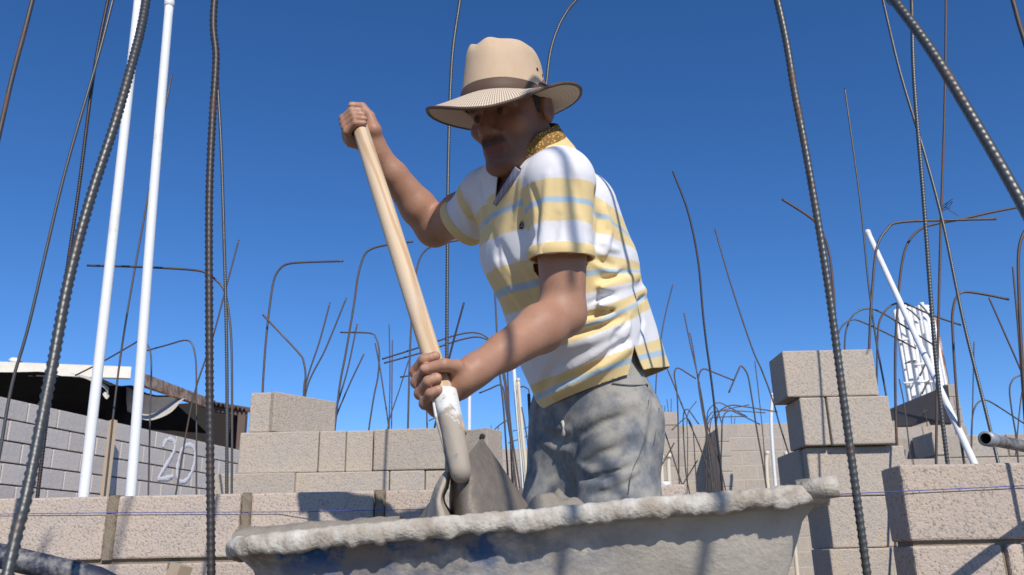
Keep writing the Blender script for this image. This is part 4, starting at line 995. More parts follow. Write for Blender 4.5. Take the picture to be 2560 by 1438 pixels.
def clip_mesh(V, Fq, c):
    """keep the part of a mesh where the vertex field c <= 0, cutting faces along c = 0"""
    T = np.vstack([Fq[:, [0, 1, 2]], Fq[:, [0, 2, 3]]]) if Fq.shape[1] == 4 else Fq
    ins = c[T] <= 0; k = ins.sum(1); out = [T[k == 3]]
    newV = [V]; n0 = len(V); edge = {}
    add = []; tris = []
    def cut(a, b):
        key = (a, b) if a < b else (b, a)
        if key not in edge:
            t = c[a] / (c[a] - c[b]); edge[key] = n0 + len(add); add.append(V[a] + (V[b] - V[a]) * t)
        return edge[key]
    for t, i in zip(T[(k == 1) | (k == 2)].tolist(), ins[(k == 1) | (k == 2)].tolist()):
        while not (i[0] and not i[2]):
            t = t[1:] + t[:1]; i = i[1:] + i[:1]
        if i[1]:
            p, q = cut(t[1], t[2]), cut(t[0], t[2]); tris += [[t[0], t[1], p], [t[0], p, q]]
        else:
            p, q = cut(t[0], t[1]), cut(t[0], t[2]); tris.append([t[0], p, q])
    V2 = np.vstack([V, np.array(add)]) if add else V
    T2 = np.vstack(out + [np.array(tris, int)]) if tris else out[0]
    used = np.unique(T2); mp_ = np.full(len(V2), -1); mp_[used] = np.arange(len(used))
    return V2[used], mp_[T2]

# ---------------------------------------------------------------- the man's pose
YAWB = math.radians(55); BF = np.array([-math.sin(YAWB), -math.cos(YAWB), 0]); BL = np.array([math.cos(YAWB), -math.sin(YAWB), 0])   # chest forward, his left
SL, EL, WL = P(1402, 455, 1.50), P(1408, 785, 1.54), P(1190, 925, 1.41)
SR, ER, WR = P(1218, 500, 1.74), P(1086, 572, 1.87), P(940, 378, 1.765)
NB = P(1322, 452, 1.62)
C1, C2, C3 = P(1352, 590, 1.665), P(1430, 800, 1.765), P(1492, 1000, 1.845)
HLj, HRj = P(1560, 1050, 1.775), P(1425, 1040, 1.93)
KL = np.array([.185, 1.735, .46]); KR = np.array([.075, 1.90, .47])
AL = np.array([.27, 1.86, .05]); AR = np.array([.10, 2.06, .05])
# head frame
HY, HP, HRo = math.radians(40), math.radians(20), math.radians(-4)
hf = np.array([-math.sin(HY) * math.cos(HP), -math.cos(HY) * math.cos(HP), -math.sin(HP)])
hl = np.array([math.cos(HY), -math.sin(HY), 0]); hu = np.cross(hl, hf) * 1.0
if hu[2] < 0: hu = -hu
hl, hu = math.cos(HRo) * hl + math.sin(HRo) * hu, math.cos(HRo) * hu - math.sin(HRo) * hl
HC = P(1286, 285, 1.555)
def Hd(x, y, z): return HC + hl * x + hf * y + hu * z
HRt = np.stack([hl, hf, hu], 1)

body = Field()
# torso, neck, arms, legs
body.seg(C3, C2, .122, .124, .05, flat=(BF, 1.42)); body.seg(C2, C1, .128, .142, .05, flat=(BF, 1.40))
body.seg(SL + (NB - SL) * .12, SR + (NB - SR) * .12, .052, .052, .05)
body.seg(C1, NB + [0, 0, -.02], .10, .058, .05, flat=(BF, 1.15))
body.seg(NB - hf * .01, HC - hu * .06 - hf * .02, .056, .054, .03)
body.chain([SL, SL + (EL - SL) * .45, EL], [.052, .049, .0415], .03)
body.chain([EL, EL + (WL - EL) * .28, EL + (WL - EL) * .7, WL], [.041, .0445, .033, .0265], .02)
body.chain([SR, SR + (ER - SR) * .5, ER], [.052, .049, .041], .03)
body.chain([ER, ER + (WR - ER) * .28, ER + (WR - ER) * .7, WR], [.041, .0425, .032, .0255], .02)
body.chain([HLj, (HLj + KL) / 2, KL, KL + (AL - KL) * .35, AL], [.072, .072, .054, .052, .036], .04)
body.chain([HRj, (HRj + KR) / 2, KR, KR + (AR - KR) * .35, AR], [.072, .072, .054, .052, .036], .04)
n_trunk = len(body.e)
# head
body.ell(Hd(0, -.004, .028), (.0725, .088, .085), HRt, .02)
body.ell(Hd(0, .028, -.038), (.060, .066, .082), HRt, .03)
for s_ in (-1, 1):
    body.seg(Hd(.053 * s_, -.005, -.055), Hd(.020 * s_, .076, -.108), .019, .016, .03)
    body.ell(Hd(.044 * s_, .066, -.028), (.022, .02, .018), HRt, .02)
    body.seg(Hd(.012 * s_, .086, .014), Hd(.048 * s_, .072, .010), .012, .010, .012)
    body.ell(Hd(.031 * s_, .101, -.006), (.017, .016, .011), HRt, .012, -1)
    body.ell(Hd(.031 * s_, .079, -.007), (.0135, .0135, .0115), HRt, .004)
    body.ell(Hd(.012 * s_, .102, -.043), (.009, .010, .008), HRt, .008)
    body.ell(Hd(.077 * s_, -.010, -.008), (.009, .019, .031), HRt, .008)
    body.ell(Hd(.088 * s_, -.007, -.006), (.008, .011, .019), HRt, .006, -1)
    body.seg(Hd(.024 * s_, .092, -.050), Hd(.030 * s_, .080, -.078), .004, .004, .012)
body.seg(Hd(0, .086, .004), Hd(0, .112, -.037), .008, .0125, .010)
body.ell(Hd(0, .079, -.108), (.021, .018, .017), HRt, .02)
body.seg(Hd(-.020, .086, -.068), Hd(.020, .086, -.068), .0065, .0065, .006); body.seg(Hd(-.018, .086, -.081), Hd(.018, .086, -.081), .0075, .0075, .006)
body.seg(Hd(-.022, .098, -.0745), Hd(.022, .098, -.0745), .0025, .0025, .004, -1)

# hands: fingers wrap round the shovel handle
fingertips = []
def hand(O, wrist, tfs, mcp, pip, dip, tip, thumb, up_sign, palm_phi, fr=(.0092, .0095, .0090, .0080), k_p=.010):
    a = HAX; ef = CAM - O; ef = unit(ef - a * (ef @ a)); er = np.cross(a, ef)
    if er @ RT < 0: er = -er
    pos = lambda phi, rad, t: O + a * t + rad * (math.cos(math.radians(phi)) * ef + math.sin(math.radians(phi)) * er)
    mc = []
    for i, t in enumerate(tfs):
        r = fr[i]; m_ = pos(mcp[i][0], HR + mcp[i][1], t); mc.append(m_)
        p1 = pos(pip[i][0], HR + pip[i][1], t + .001); p2 = pos(dip[i][0], HR + dip[i][1], t - .001); p3 = pos(tip[i][0], HR + tip[i][1], t - .002)
        body.seg(m_, p1, r * 1.12, r * 1.06, .006); body.seg(p1, p2, r * 1.06, r * .97, .0035); body.seg(p2, p3, r * .97, r * .84, .003)
        body.ell(p1, (r * 1.12,) * 3, None, .004); fingertips.append(p3)
    pc = pos(palm_phi, HR + .020, float(np.mean(tfs)))
    for m_ in mc: body.seg(wrist + (pc - wrist) * .35, m_, .0185, .0125, .012)
    body.seg(wrist, pc, .0245, .023, .02)
    body.seg(pc, mc[1], .020, .014, .014); body.seg(pc, mc[2], .020, .014, .014)
    tp = [pos(ph, HR + rd, t) for ph, rd, t in thumb]
    body.seg(wrist + (tp[0] - wrist) * .4, tp[0], .019, .0175, .014)
    body.seg(tp[0], tp[1], .0175, .0125, .008); body.seg(tp[1], tp[2], .0122, .0108, .004); body.seg(tp[2], tp[3], .0110, .0088, .003)
    fingertips.append(tp[3])
OU = H0 + (H1 - H0) * (.030 / HLEN)
hand(OU, WR, (.028, .010, -.008, -.025),
     [(-128, .016), (-128, .018), (-126, .018), (-124, .017)], [(-72, .014), (-74, .015), (-74, .015), (-76, .014)],
     [(-14, .009), (-14, .0095), (-12, .0095), (-16, .0085)], [(26, .006), (34, .007), (38, .007), (30, .006)],
     [(120, .014, -.012), (88, .011, .022), (52, .006, .046), (-8, .004, .054)], 1, 165)
OD = P(1104, 950, 1.385); OD = H1 + HAX * ((OD - H1) @ HAX)
hand(OD, WL, (.034, .012, -.012, -.034),
     [(-150, .016), (-150, .018), (-148, .018), (-146, .016)], [(-92, .016), (-94, .018), (-96, .018), (-98, .016)],
     [(-30, .0105), (-30, .011), (-38, .011), (-46, .010)], [(14, .008), (10, .008), (-4, .008), (-14, .007)],
     [(104, .022, -.006), (66, .020, .004), (22, .021, .000), (-26, .022, .004)], 1, 128, fr=(.0098, .0102, .0098, .0088))
V, Fq = body.polygonise(.0031)
print('BODY', len(V), len(Fq))
m_ = Mat('skin', .52, spec=.35); M = m_
big = M.noise(9, 4); fine = M.noise(160, 3, .6); blot = M.noise(32, 4, .6)
c_ = M.mix(M.step(big, .3, .7), (.37, .185, .115), (.44, .235, .15)); c_ = M.mix(M.math('MULTIPLY', M.step(blot, .5, .7), .35), c_, (.44, .265, .18))
mp = M.n('ShaderNodeMapping'); mp.inputs['Scale'].default_value = (1, 1, 3); M.l(M.co(), mp.inputs['Vector']); hr_ = M.noise(190, 3, .7, mp.outputs[0])
c_ = M.mix(M.math('MULTIPLY', M.step(hr_, .56, .70), .38), c_, (.15, .07, .045))
c_ = M.mix(1.0, c_, M.attr(), 'MULTIPLY')
M.color(c_); M.bump(fine, .22, .0015); M.bump(M.noise(60, 3), .15, .003)
M.b.inputs['Subsurface Weight'].default_value = .12; M.b.inputs['Subsurface Radius'].default_value = (.6, .25, .15); M.b.inputs['Subsurface Scale'].default_value = .01
m_skin = M.m
person = empty('person', (float((AL[0] + AR[0]) / 2), float((AL[1] + AR[1]) / 2), GROUND), 'man in a straw hat and striped polo shirt bending over a shovel', 'person')
me = mesh_np('body', V, Fq, (m_skin,))
colr = np.ones((len(V), 3))
hq = (V - HC) @ HRt
# stubble, lips, brows and pale nails
ss = lambda x, a, b: (lambda t: t * t * (3 - 2 * t))(np.clip((x - a) / (b - a), 0, 1))
x_, y_, z_ = np.abs(hq[:, 0]), hq[:, 1], hq[:, 2]
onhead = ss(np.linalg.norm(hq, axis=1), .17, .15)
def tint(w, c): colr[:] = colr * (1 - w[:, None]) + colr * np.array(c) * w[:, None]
tint(onhead, (.66, .58, .54))  # whole head darkened: shade of the brim put into the skin colour
tint(onhead * ss(z_, -.040, -.062) * ss(y_, -.01, .03) * ss(x_, .085, .06), (.70, .74, .80))
tint(onhead * ss(z_, -.050, -.056) * ss(z_, -.072, -.065) * ss(y_, .07, .08) * ss(x_, .034, .026), (.40, .43, .48))
tint(onhead * ss(z_, .003, .009) * ss(z_, .022, .016) * ss(y_, .062, .072) * ss(x_, .008, .014) * ss(x_, .054, .044), (.22, .22, .25))
tint(onhead * ss(z_, -.064, -.068) * ss(z_, -.092, -.086) * ss(y_, .078, .084) * ss(x_, .026, .02), (1.05, .72, .70))
ed = np.minimum(np.linalg.norm(hq - [.031, .088, -.007], axis=1), np.linalg.norm(hq - [-.031, .088, -.007], axis=1))
tint(ss(ed, .010, .006), (.25, .3, .36))
for i, tpt in enumerate(fingertips):
    q = V - tpt; dd = np.linalg.norm(q, axis=1); vd = -unit(tpt - CAM)
    nl = (dd < .0115) & ((q @ vd) > .0045); colr[nl] *= [1.25, 1.3, 1.35]
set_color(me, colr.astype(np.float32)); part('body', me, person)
# ---------------------------------------------------------------- clothing
def fold_extra(folds):
    """folds: list of (points on the cloth, width, height); adds smooth ridges (or valleys) to a field"""
    lines = [(np.asarray(pts), w, a) for pts, w, a in folds]
    def fn(p, v):
        o = p.reshape(-1, 3); lo, hi = o.min(0), o.max(0); out = v.copy()
        for pts, w, h in lines:
            if (pts.min(0) - 3 * w > hi).any() or (pts.max(0) + 3 * w < lo).any(): continue
            best = None; n_ = len(pts) - 1
            for i in range(n_):
                a, ba = pts[i], pts[i + 1] - pts[i]; q = p - a; t = np.clip((q @ ba) / (ba @ ba + 1e-12), 0, 1)
                d2 = ((q - t[..., None] * ba) ** 2).sum(-1); u = (i + t) / n_
                g = np.exp(-d2 / (w * w)) * (.25 + .75 * np.sin(np.pi * np.clip(u, .02, .98)) ** .6)
                best = g if best is None else np.maximum(best, g)
            out = out - h * best
        return out
    return fn
def on(field, pix, off=0.0):
    out = []
    for x, y in pix:
        h_ = field.hit(x, y)
        if h_ is not None: out.append(h_)
    return out
def folds_on(field, spec):
    fs = []
    for pix, w, a in spec:
        pts = on(field, pix)
        if len(pts) >= 2: fs.append((pts, w, a))
    return fs

# ---- jeans
jeans = Field()
jeans.seg(C3 + (C2 - C3) * .6, C3 + [0, 0, -.06], .132, .148, .04, flat=(BF, 1.42))
jeans.chain([HLj + [-.012, 0, -.01], (HLj + KL) / 2, KL, KL + (AL - KL) * .4, AL + [0, 0, .03]], [.088, .081, .068, .066, .060], .05)
jeans.chain([HRj + [0, 0, -.01], (HRj + KR) / 2, KR, KR + (AR - KR) * .4, AR + [0, 0, .03]], [.094, .083, .068, .066, .060], .05)
jspec = [([(1446, 1150), (1490, 1112), (1560, 1085), (1600, 1080)], .013, .009), ([(1450, 1172), (1490, 1140), (1545, 1118)], .008, -.009),
         ([(1444, 1160), (1480, 1178), (1540, 1166), (1590, 1140)], .011, .010), ([(1452, 1196), (1500, 1192), (1560, 1170)], .008, -.009), ([(1450, 1214), (1510, 1210), (1590, 1178)], .011, .008),
         ([(1442, 1070), (1480, 1040), (1540, 1014), (1590, 1005)], .013, .008), ([(1450, 1094), (1500, 1062), (1560, 1040)], .009, -.009), ([(1448, 1120), (1485, 1088), (1550, 1062)], .009, .007),
         ([(1475, 1240), (1540, 1226), (1600, 1190)], .009, -.007), ([(1600, 990), (1612, 1050), (1602, 1120)], .009, .004), ([(1632, 1000), (1630, 1060), (1618, 1120)], .008, -.005),
         ([(1355, 1050), (1385, 1068), (1425, 1076)], .010, .006), ([(1352, 1100), (1385, 1122), (1430, 1130)], .010, .006), ([(1355, 1075), (1390, 1096), (1425, 1104)], .008, -.006), ([(1440, 1090), (1436, 1150), (1440, 1230)], .012, -.010)]
jf = folds_on(jeans, jspec)
V, Fq = jeans.polygonise(.0042, extra=fold_extra([(p_, w_ * .8, h_ * 1.3) for p_, w_, h_ in jf]))
c_ = np.maximum(V[:, 2] - (C3[2] + .105 + .35 * (C3[0] - V[:, 0])), (AL[2] + .012) - V[:, 2])
Vj, Tj = clip_mesh(V, Fq, c_)
M = Mat('denim', .92, spec=.12)
b1 = M.noise(5, 4, .6); b2 = M.noise(18, 5, .65)
mp = M.n('ShaderNodeMapping'); mp.inputs['Scale'].default_value = (1, 1, .35); M.l(M.co(), mp.inputs['Vector']); th_ = M.noise(420, 2, .5, mp.outputs[0])
den = M.mix(b1, (.135, .155, .18), (.185, .20, .215)); den = M.mix(M.math('MULTIPLY', M.step(b2, .36, .60), .85), den, (.44, .405, .34))
den = M.mix(M.math('MULTIPLY', th_, .30), den, (.08, .09, .12)); M.color(den); M.bump(th_, .25, .0008); M.bump(b2, .35, .003); m_denim = M.m
jo = part('jeans', mesh_np('jeans', Vj, Tj, (m_denim,)), person)
M = Mat('denim_seam', .9, spec=.1); M.color((.12, .125, .135)); m_seam = M.m
def seam(parent, field, pix, r, name, mat, lift=.0025):
    pts = on(field, pix)
    if len(pts) < 2: return
    V, Fc = tube(spline([p - unit(p - CAM) * lift for p in pts], 50), r, 6); part(name, mesh_np(name, V, Fc, (mat,)), parent)
seam(jo, jeans, [(1625, 950), (1622, 1000), (1614, 1060), (1612, 1100), (1598, 1140), (1580, 1180), (1570, 1235)], .0009, 'side_seam', m_seam)
seam(jo, jeans, [(1530, 958), (1560, 962), (1590, 963), (1620, 962)], .0011, 'pocket_edge', m_seam)
seam(jo, jeans, [(1650, 960), (1648, 1020), (1635, 1110)], .0009, 'back_pocket_seam', m_seam)
hp = jeans.hit(1617, 963); V, Fc = tube(np.array([hp - unit(hp - CAM) * .003, hp + unit(hp - CAM) * .002]), .0035, 8); part('rivet', mesh_np('rivet', V, Fc, (m_wire,)), jo)
hp = jeans.hit(1408, 1072)
if hp is not None:
    V, Fc = tube(np.array([hp + [0, -.003, .016], hp + [0.003, -.004, 0], hp + [0, -.003, -.016]]), .005, 6); part('key_tag', mesh_np('tag', V, Fc, (m_cloth,)), jo)
# boots
M = Mat('boot_leather', .7); M.color(M.mix(M.noise(12, 4), (.10, .06, .035), (.2, .15, .1))); m_boot = M.m
for an in (AL, AR):
    bt = Field(); toe = unit(np.array([-.75, -.65, 0]))
    bt.seg(an + [0, 0, .06], an + [0, 0, .0], .052, .05, .02); bt.seg(an + [0, 0, -.03], an + toe * .15 + [0, 0, -.035], .045, .04, .03)
    V, Fq = bt.polygonise(.006, lo=np.array([-9, -9, GROUND + .001])); V[:, 2] = np.maximum(V[:, 2], GROUND + .001)
    part('boot', mesh_np('boot', V, Fq, (m_boot,)), person)

# ---- polo shirt
shirt = Field(); na = unit(HC - hu * .06 - NB)
shirt.seg(C3 + [0, 0, .02], C2, .160, .148, .05, flat=(BF, 1.38)); shirt.seg(C2, C1, .148, .156, .05, flat=(BF, 1.36))
shirt.seg(SL + (NB - SL) * .10 + [0, 0, .002], SR + (NB - SR) * .10 + [0, 0, .002], .060, .060, .05)
shirt.seg(C1, NB + [0, 0, -.03], .125, .072, .05, flat=(BF, 1.12))
shirt.seg(NB, NB + na * .028, .076, .070, .03)
shirt.seg(P(1372, 422, 1.625), SL + [0, .01, .008], .042, .055, .03); shirt.seg(P(1255, 445, 1.66), SR + [0, 0, .01], .042, .055, .03)
shirt.seg(P(1520, 690, 1.765), P(1606, 935, 1.875), .066, .064, .05)
shirt.seg(P(1455, 520, 1.655), P(1485, 640, 1.72), .075, .085, .05)
n_torso = len(shirt.e)
dl = unit(EL - SL); dr = unit(ER - SR)
CL = P(1404, 648, 1.515); CR = P(1150, 562, 1.80)
shirt.seg(SL + [0, 0, -.004], CL, .062, .0575, .03); shirt.seg(CL, CL + (CL - SL) * .3, .0575, .058, .02)
shirt.seg(SR, CR, .060, .054, .03); shirt.seg(CR, CR + (CR - SR) * .35, .054, .054, .02)
# body folds, seen from the photograph
sspec = [([(1440, 728), (1520, 716), (1596, 690)], .013, .011), ([(1450, 750), (1530, 738), (1608, 708)], .007, -.010), ([(1445, 772), (1520, 760), (1612, 726)], .012, .012),
         ([(1440, 796), (1520, 780), (1610, 742)], .007, -.010), ([(1430, 815), (1500, 800), (1590, 762)], .012, .007), ([(1440, 705), (1510, 696), (1572, 680)], .009, -.009),
         ([(1400, 840), (1480, 822), (1560, 790)], .010, -.007), ([(1390, 870), (1470, 850), (1560, 812)], .015, .008), ([(1500, 735), (1540, 715), (1575, 712)], .005, .004), ([(1470, 760), (1500, 745), (1540, 742)], .005, -.004),
         ([(1385, 988), (1430, 962), (1500, 920), (1570, 872)], .012, .013), ([(1392, 965), (1450, 932), (1520, 886), (1570, 850)], .009, -.012), ([(1350, 990), (1375, 940), (1400, 900)], .014, -.006), ([(1430, 925), (1480, 890), (1530, 860)], .012, .006),
         ([(1560, 860), (1570, 820), (1575, 790)], .008, .004), ([(1520, 880), (1540, 830), (1575, 800)], .009, -.005), ([(1600, 850), (1610, 800), (1605, 770)], .010, -.004),
         ([(1490, 480), (1502, 550), (1496, 610)], .011, -.014), ([(1512, 520), (1524, 580), (1508, 640)], .010, .010), ([(1480, 620), (1500, 650), (1535, 664)], .009, -.007), ([(1500, 600), (1520, 620), (1545, 625)], .008, .005), ([(1490, 660), (1520, 680), (1560, 685)], .009, .005),
         ([(1250, 610), (1290, 680), (1330, 740)], .012, -.008), ([(1235, 640), (1270, 710), (1310, 770)], .014, .008), ([(1260, 760), (1300, 830), (1330, 900)], .014, .007), ([(1280, 760), (1320, 820), (1350, 870)], .010, -.006), ([(1330, 590), (1320, 650), (1335, 710)], .010, -.009),
         ([(1225, 560), (1240, 620), (1262, 700)], .010, -.006), ([(1330, 470), (1345, 530), (1338, 600)], .007, -.012), ([(1170, 480), (1180, 540), (1195, 590)], .010, -.006), ([(1150, 500), (1165, 540), (1185, 590)], .008, .005), ([(1200, 455), (1212, 520), (1217, 590)], .009, -.010),
         ([(1310, 420), (1300, 480), (1290, 560)], .012, .005), ([(1370, 440), (1362, 540), (1350, 640)], .010, .006), ([(1395, 540), (1385, 590), (1370, 645)], .009, -.006), ([(1440, 540), (1447, 600), (1455, 645)], .011, .006), ([(1420, 560), (1425, 610), (1430, 640)], .007, -.004), ([(1415, 420), (1440, 470), (1460, 540)], .013, -.005)]
V, Fq = shirt.polygonise(.0034, extra=fold_extra([(p_, w_ * .85, h_ * 1.5) for p_, w_, h_ in folds_on(shirt, sspec)]))
cuf_l0 = np.abs((V - (SL + CL) / 2) @ dl) - .13; cuf_r0 = np.abs((V - (SR + CR) / 2) @ unit(CR - SR)) - .10; tors = shirt(V, list(range(n_torso))); slv_l = shirt(V, [n_torso, n_torso + 1]); slv_r = shirt(V, [n_torso + 2, n_torso + 3])
sec = np.where((slv_l < tors + .010) & (slv_l < slv_r) & (cuf_l0 < .0), 1, np.where((slv_r < tors + .004) & (cuf_r0 < 0), 2, 0)); sec = np.where((slv_l < tors - .004) & (slv_l < slv_r), 1, np.where(slv_r < tors - .004, 2, sec))
# hem plane, sleeve cuffs, neck opening and side vent
h1, h2, h3 = P(1345, 1022, 1.765), P(1590, 930, 1.69), P(1676, 920, 1.90)
nh = unit(np.cross(h2 - h1, h3 - h1)); nh = nh if nh[2] < 0 else -nh
hem = (V - h1) @ nh
vp = P(1594, 905, 1.70)                                                  # vent apex on his left side
vl = (V - vp) @ unit(np.cross(nh, BL)); vent = .030 + hem - 0                # distance above the hem
isv = ((V - C3) @ BL > .02)
vent_c = np.where(isv, np.minimum(.052 + hem, 0.011 + .45 * (hem + .052) - np.abs(vl - .008) ) , -1)
vent_c = np.where((hem > -.052) & isv, .42 * (hem + .052) - np.abs(vl - .012), -1)
cuf_l = (V - CL) @ dl; cuf_r = (V - CR) @ unit(CR - SR)
# neck: cut ball round the neck axis; V opening towards the chest
nq = V - (NB + na * .015)
ring_ = (nq @ na) + .02 * 0; rad = np.linalg.norm(nq - (nq @ na)[:, None] * na, axis=1)
neck_c = np.where((V - NB) @ na > -.01, .066 - rad, -1.0)
plk0, plk1 = shirt.hit(1262, 440), shirt.hit(1238, 498)
pd = plk1 - plk0; tq = ((V - plk0) @ pd) / (pd @ pd); side = np.linalg.norm((V - plk0) - tq[:, None] * pd, axis=1)
vcut = np.where((tq > -.6) & (tq < 1.0), .028 * (1.0 - tq) - side, -1.0)
cfield = np.max(np.stack([hem, np.where(sec == 1, cuf_l, -1), np.where(sec == 2, cuf_r, -1), neck_c, vcut, vent_c]), 0)
# band coordinate: distance up from the hem, following the bend of the back
planes = [(h1 * .5 + h3 * .5, -nh, 0.0), (C2, unit(C1 - C2) * .55 - nh * .45, None), (C1, unit(NB - C1) * .3 + np.array([.18, .10, .97]) * .7, None), (NB, unit(np.array([.15, .1, .98])), None)]
planes = [(p, unit(n), s_) for p, n, s_ in planes]
base = 0.0; S = np.zeros(len(V)); cum = [0.0]
for i in range(3): cum.append(cum[-1] + float(np.linalg.norm(planes[i + 1][0] - planes[i][0])))
dd = np.stack([(V - p) @ n for p, n, _ in planes], -1)
S = dd[:, 0].copy()
for i in range(3):
    a, b = dd[:, i], dd[:, i + 1]; m__ = (a > 0) & (b <= 0)
    S[m__] = cum[i] + (cum[i + 1] - cum[i]) * a[m__] / (a[m__] - b[m__] + 1e-9)
m__ = dd[:, 3] > 0; S[m__] = cum[3] + dd[m__, 3]
WHT, YEL, BLU = np.array([.80, .785, .79]), np.array([.84, .64, .315]), np.array([.44, .57, .66])
def bands(S, lst):
    col_ = np.tile(WHT, (len(S), 1))
    for y0, y1, blue in lst:
        k = np.clip((S - y0) / .0025, 0, 1) * np.clip((y1 - S) / .0025, 0, 1); col_ = col_ * (1 - k[:, None]) + YEL * k[:, None]
        if blue:
            c0 = (y0 + y1) / 2; k = np.clip(1 - (np.abs(S - c0) - .0045) / .002, 0, 1); col_ = col_ * (1 - k[:, None]) + BLU * k[:, None]
    return col_
ct = bands(S, [(-.05, .062, True), (.130, .192, True), (.225, .300, True), (.345, .430, True)])
sl_ = np.where(sec == 1, -cuf_l, -cuf_r)
cs = bands(sl_, [(-.03, .021, False), (.062, .146, True)])
colv = np.where((sec > 0)[:, None], cs, ct)
hk = (sec == 0) & (np.abs(S - .031) < .0065)
colv[(sec == 0) & (S < .062)] = YEL; colv[hk] = BLU
ccut = np.concatenate([colv, S[:, None]], 1)
# carry colours through the cut: nearest old vertex by index order is kept, new ones interpolate
Vs, Ts = clip_mesh(np.concatenate([V, ccut], 1), Fq, cfield)
M = Mat('polo_knit', .9, spec=.12); kn = M.noise(500, 2, .5); bw = M.noise(14, 4, .6)
c_ = M.mix(M.math('MULTIPLY', M.step(bw, .55, .8), .10), M.attr(), (.55, .47, .40)); M.color(c_); M.bump(kn, .2, .0008); M.bump(bw, .3, .004)
M.b.inputs['Sheen Weight'].default_value = .1; m_shirt = M.m
me = mesh_np('shirt', Vs[:, :3], Ts, (m_shirt,)); set_color(me, Vs[:, 3:6].astype(np.float32))
so = part('polo_shirt', me, person); sd = so.modifiers.new('s', 'SOLIDIFY'); sd.thickness = .0022; sd.offset = -1
# cuff ribs
def cuff(c, d, r, w_=.022, name='cuff'):
    u = unit(np.cross(d, [0.2, .3, 1])); v = np.cross(d, u); n = 90; rows = []
    M_ = 10
    for j in range(M_):
        z = -w_ + w_ * j / (M_ - 1); bul = .0016 * math.sin(math.pi * j / (M_ - 1)) + .0012
        ring = []
        for i in range(n):
            a = 2 * math.pi * i / n; ring.append((u * math.cos(a) + v * math.sin(a), z, bul))
        rows.append(ring)
    # follow the real sleeve radius
    V = []
    for ring in rows:
        for di, z, bul in ring:
            lo, hi = .02, .11
            for _ in range(18):
                md = (lo + hi) / 2
                if float(shirt((c + d * z + di * md)[None], [n_torso, n_torso + 1] if name == 'cuff' and d is dl else [n_torso + 2, n_torso + 3])[0]) < 0: lo = md
                else: hi = md
            V.append(c + d * z + di * (lo + bul))
    Fq = np.vstack([np.stack([j * n + np.arange(n), j * n + (np.arange(n) + 1) % n, (j + 1) * n + (np.arange(n) + 1) % n, (j + 1) * n + np.arange(n)], -1) for j in range(M_ - 1)])
    return np.array(V), Fq
M = Mat('polo_rib', .9, spec=.1); M.color(M.mix(M.noise(300, 2), (.78, .58, .27), (.86, .66, .33))); m_rib = M.m
for c0, d0 in ((CL, dl), (CR, unit(CR - SR))):
    V, Fq = cuff(c0, d0, .064); o = part('cuff', mesh_np('cuff', V, Fq, (m_rib,)), so); q = o.modifiers.new('s', 'SOLIDIFY'); q.thickness = .003; q.offset = -1
# collar: stands up round the neck, folds over, open at the throat
fd = BF - na * (BF @ na); fd = unit(fd); ld = unit(np.cross(na, fd)); ld = ld if ld @ BL > 0 else -ld
na2 = unit(na + np.array([0, 0, .25]))
n, V, col_ = 96, [], []
for i in range(n):
    a = math.radians(34 + 262 * i / (n - 1))                       # measured from the throat round the back
    e = fd * math.cos(a) + ld * math.sin(a); op = math.cos(a); fr = min(1, min(i, n - 1 - i) / 14)
    cN = NB + na * (.044 - .020 * max(0, op)) - fd * (.004 + .006 * max(0, op))
    for r_, z_ in ((.070, -.030), (.071, .004), (.073, .036), (.077, .058 - .016 * max(0, op)), (.082, .056 - .018 * max(0, op)), (.092, .028 - .014 * max(0, op)), (.105 + .006 * max(0, op), .004 - .020 * max(0, op)), (.112 + .010 * max(0, op), -.014 - .030 * max(0, op))):
        V.append(cN + e * (r_ * 1.0) + na * z_)
k = 8
Fq = grid(n, k); inner = Fq[[(f_[0] % k) < 5 for f_ in Fq]]; outer = Fq[[(f_[0] % k) >= 5 for f_ in Fq]]
M = Mat('collar_inside', .9, spec=.1); vv = M.voro(210); M.color(M.mix(M.step(vv, .28, .36), (.70, .46, .12), (.24, .13, .045))); m_cin = M.m
me = mesh_np('collar', V, np.vstack([inner, outer]), (m_cin, m_rib)); me.polygons.foreach_set('material_index', np.array([0] * len(inner) + [1] * len(outer), np.int32))
o = part('collar', me, so); q = o.modifiers.new('s', 'SOLIDIFY'); q.thickness = .002; q.offset = 0
# placket edge with striped facing
M = Mat('placket_facing', .9); wv = M.n('ShaderNodeTexWave', Scale=120.0); M.l(M.co(), wv.inputs['Vector']); M.color(M.mix(M.step(wv.outputs['Fac'], .4, .6), (.06, .06, .16), (.55, .55, .62))); m_face = M.m
for sgn, pix in ((1, [(1300, 425), (1278, 455), (1252, 490), (1238, 512)]),):
    pts = on(shirt, pix)
    if len(pts) > 2:
        c = spline(pts, 30); t = np.gradient(c, axis=0); t /= np.linalg.norm(t, axis=1)[:, None]
        out_ = np.array([-unit(p - CAM) for p in c]); s_ = np.cross(t, out_)
        w_ = np.linspace(.012, .006, 30)[:, None]
        V = np.stack([c - s_ * w_ + out_ * .002, c + out_ * .005, c + s_ * w_ + out_ * .002], 1).reshape(-1, 3)
        o = part('placket', mesh_np('placket', V, grid(30, 3), (m_face if sgn > 0 else m_rib,)), so); q = o.modifiers.new('s', 'SOLIDIFY'); q.thickness = .002
